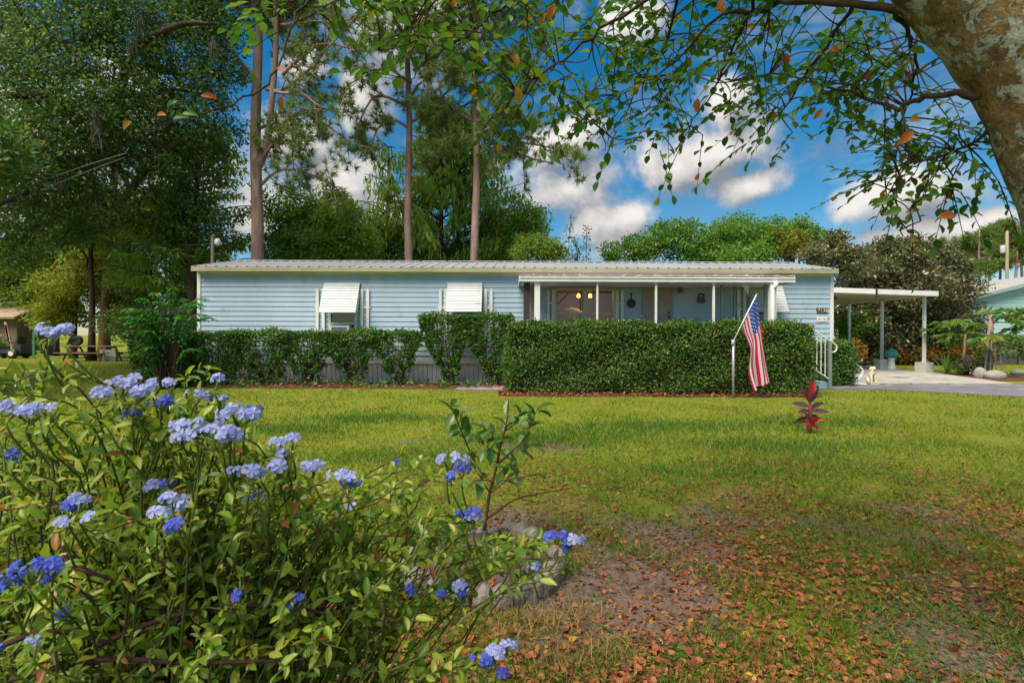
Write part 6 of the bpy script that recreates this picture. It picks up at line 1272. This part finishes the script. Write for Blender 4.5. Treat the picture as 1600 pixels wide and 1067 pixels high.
# ------------------------------------------------------------------ grass, litter, weeds
def view_xy(n, y0, y1, pw):
    """ground points inside a wide view wedge, denser near by"""
    y = (y0**(1-pw)+(y1**(1-pw)-y0**(1-pw))*rng.random(n))**(1/(1-pw)); x = (rng.random(n)*2-1)*(y*1.12+.3); return x, y
NOGRASS = [(-10.6,7.4,13.3,20), (7.0,9.6,12.9,20), (-10.6,-.2,13.3,15)]
def on_lawn(x, y):
    drive = (x > 8.3) & (y > np.interp(x, [8.3,10,12,13,40], [13.75,13.75,12.35,11.6,11.6])) & (y < np.where(x > 15.4, 15.5, 26))
    hedge = (x > -.4) & (x < 7.4) & (y > 11.95); house_ = (x > -10.7) & (x < 9.7) & (y > 13.5); ring_ = (x+.17)**2+(y-3.17)**2 < .48**2
    slab_ = (x > 9.6) & (x < 16.9) & (y > 15) & (y < 26); bed = (x > 14.6) & (x < 18.6) & (y > 16.6) & (y < 20); return ~(drive | hedge | house_ | ring_ | slab_ | bed)
GR_ = leafmat('grass_blade', [(0,(.05,.12,.008)),(.5,(.095,.18,.012)),(.85,(.16,.22,.02)),(1,(.27,.24,.06))], .35, .5, patch=([(0,(.11,.15,.012)),(.6,(.19,.22,.02)),(1,(.30,.25,.07))], .55), spec=.2)
def grass():
    n = 300000; x, y = view_xy(n, 1.5, 30, 1.25); s = soil_mask(x, y); keep = on_lawn(x, y) & (rng.random(n) > s*1.25)
    clump = np.sin(x*9.1+np.sin(y*7.3)*2)+np.sin(y*8.3+np.sin(x*6.1)*2); keep &= (rng.random(n) < np.where(y < 5, .55+.3*clump, 1)); x, y = x[keep], y[keep]; k = len(x)
    P = np.stack([x, y, gz(x, y)-.006], 1); D = rdir(k)*np.array([.7,.7,.3])+np.array([0,0,.75]); tall = 1+.5*np.sin(x*2.3+y*1.1)*np.sin(y*1.7-x*.6)
    L = rng.uniform(.028,.07,k)*np.clip(tall,.6,1.5)*np.where(y > 14, 1.3, 1); wd = rng.uniform(.004,.0075,k)*np.clip(y/5, .75, 2.6)
    m = MB(); far = y > 5.0; inst(m, BLADE, P[far], D[far], rdir(far.sum()), L[far], wd[far]); nr = ~far; inst(m, STRIP, P[nr], D[nr], rdir(nr.sum()), L[nr]*1.15, wd[nr]*1.0)
    m.build('grass', GR_, kind='stuff')
    # ranker, darker tufts of long grass
    C = [(1.0,7.4,1.3,.35),(2.3,8.0,1.2,.3),(.2,6.9,.7,.25),(3.4,6.6,1.0,.3),(-1.5,5.9,.9,.3),(2.4,5.4,.9,.3),(5.0,8.4,1.2,.4),(-2.4,8.6,1.0,.3),(-3.5,7.6,1.0,.3)]
    x = np.concatenate([c[0]+c[2]*rng.normal(0,.75,1500) for c in C]); y = np.concatenate([c[1]+c[3]*rng.normal(0,.9,1500) for c in C]); keep = on_lawn(x, y) & (y > 1.6); x, y = x[keep], y[keep]; k = len(x)
    m = MB(); inst(m, STRIP, np.stack([x, y, gz(x,y)], 1), rdir(k)*np.array([.6,.6,.2])+np.array([0,0,.75]), rdir(k), rng.uniform(.05,.11,k), rng.uniform(.004,.006,k)*np.clip(y/5,.7,2)); m.build('long_grass', leafmat('long_grass_blade', [(0,(.055,.14,.014)),(.6,(.09,.20,.02)),(1,(.16,.24,.025))], .4, .45), kind='stuff')
    n = 30000; x, y = view_xy(n, 1.6, 7.5, 1.2); keep = on_lawn(x, y) & (rng.random(n) < .75-.4*soil_mask(x, y)) & (x > -1.5); x, y = x[keep], y[keep]; k = len(x)
    m = MB(); inst(m, BLADE, np.stack([x, y, gz(x, y)], 1), rdir(k)*np.array([1,1,.2])+np.array([0,0,.22]), rdir(k), rng.uniform(.03,.075,k), rng.uniform(.002,.0045,k)); m.build('dead_grass', leafmat('dead_blade', [(0,(.20,.11,.05)),(.5,(.30,.19,.08)),(1,(.16,.10,.05))], .2, .8), kind='stuff')
    # dry straw tufts by the planter
    m = MB(); C = []
    for cx, cyy, q in ((.10,2.55,260),(.33,2.65,240),(.30,3.3,170),(.55,3.7,150),(-.05,2.45,200),(.45,2.35,120),(.9,3.4,80),(.2,2.2,120)):
        C.append(np.stack([cx+rng.normal(0,.09,q), cyy+rng.normal(0,.06,q), np.zeros(q)], 1))
    P = np.concatenate(C); P[:,2] = gz(P[:,0], P[:,1]); k = len(P); inst(m, STRIP, P, rdir(k)+np.array([0,0,.35]), rdir(k), rng.uniform(.05,.13,k), .0035)
    m.build('dry_grass', leafmat('straw', [(0,(.30,.18,.06)),(.5,(.42,.28,.10)),(1,(.24,.17,.05))], .25, .7), kind='stuff')
    # broad-leaved weeds in the thin part of the lawn
    n = 46000; x, y = view_xy(n, 1.6, 7.0, 1.1); s = soil_mask(x, y); w = np.sin(x*3.3+1.2*np.sin(y*2.6))+np.sin(y*3.9-x*1.4+2); keep = on_lawn(x, y) & (w > -.1) & (rng.random(n) > s*.75) & (x > -1.2); x, y = x[keep], y[keep]; k = len(x)
    m = MB(); P = np.stack([x, y, gz(x,y)+rng.uniform(.0,.022,k)], 1); inst(m, DIAMOND, P, rdir(k)*np.array([1,1,.35])+np.array([0,0,.12]), rdir(k)*.4+np.array([0,0,1]), rng.uniform(.014,.034,k), rng.uniform(.009,.021,k))
    m.build('ground_weeds', leafmat('weed_leaf', [(0,(.035,.11,.012)),(.6,(.07,.16,.02)),(1,(.14,.19,.03))], .3, .5), kind='stuff')
grass()
def litter():
    pal = [(0,(.22,.06,.03)),(.25,(.36,.12,.045)),(.45,(.46,.19,.07)),(.65,(.28,.08,.05)),(.8,(.18,.07,.05)),(.92,(.46,.24,.06)),(1,(.13,.07,.05))]; LM = leafmat('fallen_leaf_skin', pal, .2, .7, spec=.15); YM = leafmat('yellow_fallen_leaf_skin', [(0,(.55,.32,.03)),(1,(.48,.36,.05))], .25, .6, spec=.2)
    shapes = []
    for k in range(5):
        c = LEAF[0].copy(); c[:,0] -= .5; cur = (.25,.6,-.35,.9,.1)[k]; c[:,2] = cur*(c[:,1]**2*1.3+c[:,0]**2*.6*(1 if k % 2 else -.5))+rng.normal(0,.03,len(c)); c[:,1] *= (1,.8,1.1,.6,.9)[k]*.75; c[:,2] -= c[:,2].min(); shapes.append(c)
    me = [MB().add(c, LEAF[1]).mesh('fallen_leaf', LM, True) for c in shapes]; ye = MB().add(shapes[0], LEAF[1]).mesh('fallen_leaf', YM, True)
    n = 80000; x, y = view_xy(n, 1.75, 9.5, 1.25); d = np.clip((6.6-y)/2.6, .05, 1)*np.clip((x+1.4)/1.4, .12, 1)*np.clip(.75+.12*x, .6, 1.2)*(.55+.45*np.sin(x*2.2+y*1.4)*np.sin(y*2.9-x)); d = d*np.where((x+.17)**2+(y-3.17)**2 < .42**2, 1.4, 1); keep = (rng.random(n) < d) & (np.abs(np.hypot(x+.17, y-3.17)-.46) > .06); x, y = x[keep], y[keep]; k = len(x)
    L = rng.uniform(.012,.040,k)*np.where(rng.random(k) < .12, 1.35, 1); z = gz(x,y)+.004+np.where(np.hypot(x+.17,y-3.17) < .43, .045, 0)+np.where(soil_mask(x,y) < .4, .012, 0)
    vis = np.abs(x/y*F) < 800; vis &= (EYE*F/y < 540) & ~((x < -.15) & (y < 2.7)); key = np.where(vis, L/y, 0); order = np.argsort(-key); big = order[:300]; rest = order[300:]
    g = 'fallen leaves scattered over the thin lawn'
    for q, i in enumerate(big):
        yel = q % 17 == 3; o = bpy.data.objects.new('fallen_leaf', ye if yel else me[q % 5]); col.objects.link(o); o.location = (float(x[i]), float(y[i]), float(z[i])); o.rotation_euler = (rng.normal(0,.42), rng.normal(0,.42), rng.uniform(0,6.28)); s = float(L[i])*1.05; o.scale = (s,s,s)
        if yel: tag(o, 'yellow fallen leaf lying on the thin lawn among brown ones', 'leaf', 'yellow fallen leaves on the lawn')
        else:
            X_, Y_ = x[i], y[i]
            if np.hypot(X_+.17, Y_-3.17) < .43: tag(o, 'brown fallen leaf lying inside the scalloped planter ring', 'leaf', 'fallen leaves inside the planter ring')
            elif soil_mask(X_, Y_) > .6 and X_ < 1.2: tag(o, 'curled brown fallen leaf lying on the bare grey soil right of the planter', 'leaf', 'fallen leaves on the bare soil patch')
            elif X_ < .45: tag(o, 'brown fallen leaf among the dry straw tufts in front of the planter ring', 'leaf', 'fallen leaves among the dry straw')
            elif X_ > 1.25: tag(o, 'orange brown fallen leaf in the thin lawn toward the lower right corner', 'leaf', 'fallen leaves at the lower right')
            else: tag(o, 'orange brown fallen leaf in the thin lawn between bare soil and right corner', 'leaf', 'fallen leaves right of the bare soil')
    m = MB(); 
    for s_ in range(5):
        r = rest[s_::5]; q = len(r); P = np.stack([x[r], y[r], z[r]], 1); inst(m, (shapes[s_], LEAF[1]), P, rdir(q)*np.array([1,1,.5]), rdir(q)*.55+np.array([0,0,1]), L[r], L[r])
    m.build('fallen_leaves', LM, kind='stuff')
    # crumbs of soil and twigs
    n = 5000; x, y = view_xy(n, 1.7, 5.5, 1.2); keep = (x > -.8) & (rng.random(n) < soil_mask(x,y)*.9); x, y = x[keep], y[keep]; k = len(x); P = np.stack([x, y, gz(x,y)], 1); m = MB(); inst(m, DIAMOND, P, rdir(k)+np.array([0,0,.2]), rdir(k), rng.uniform(.006,.022,k), rng.uniform(.003,.010,k)); m.build('soil_crumbs', leafmat('crumb', [(0,(.12,.08,.06)),(.5,(.22,.15,.12)),(1,(.30,.2,.13))], 0, .9), kind='stuff')
litter()
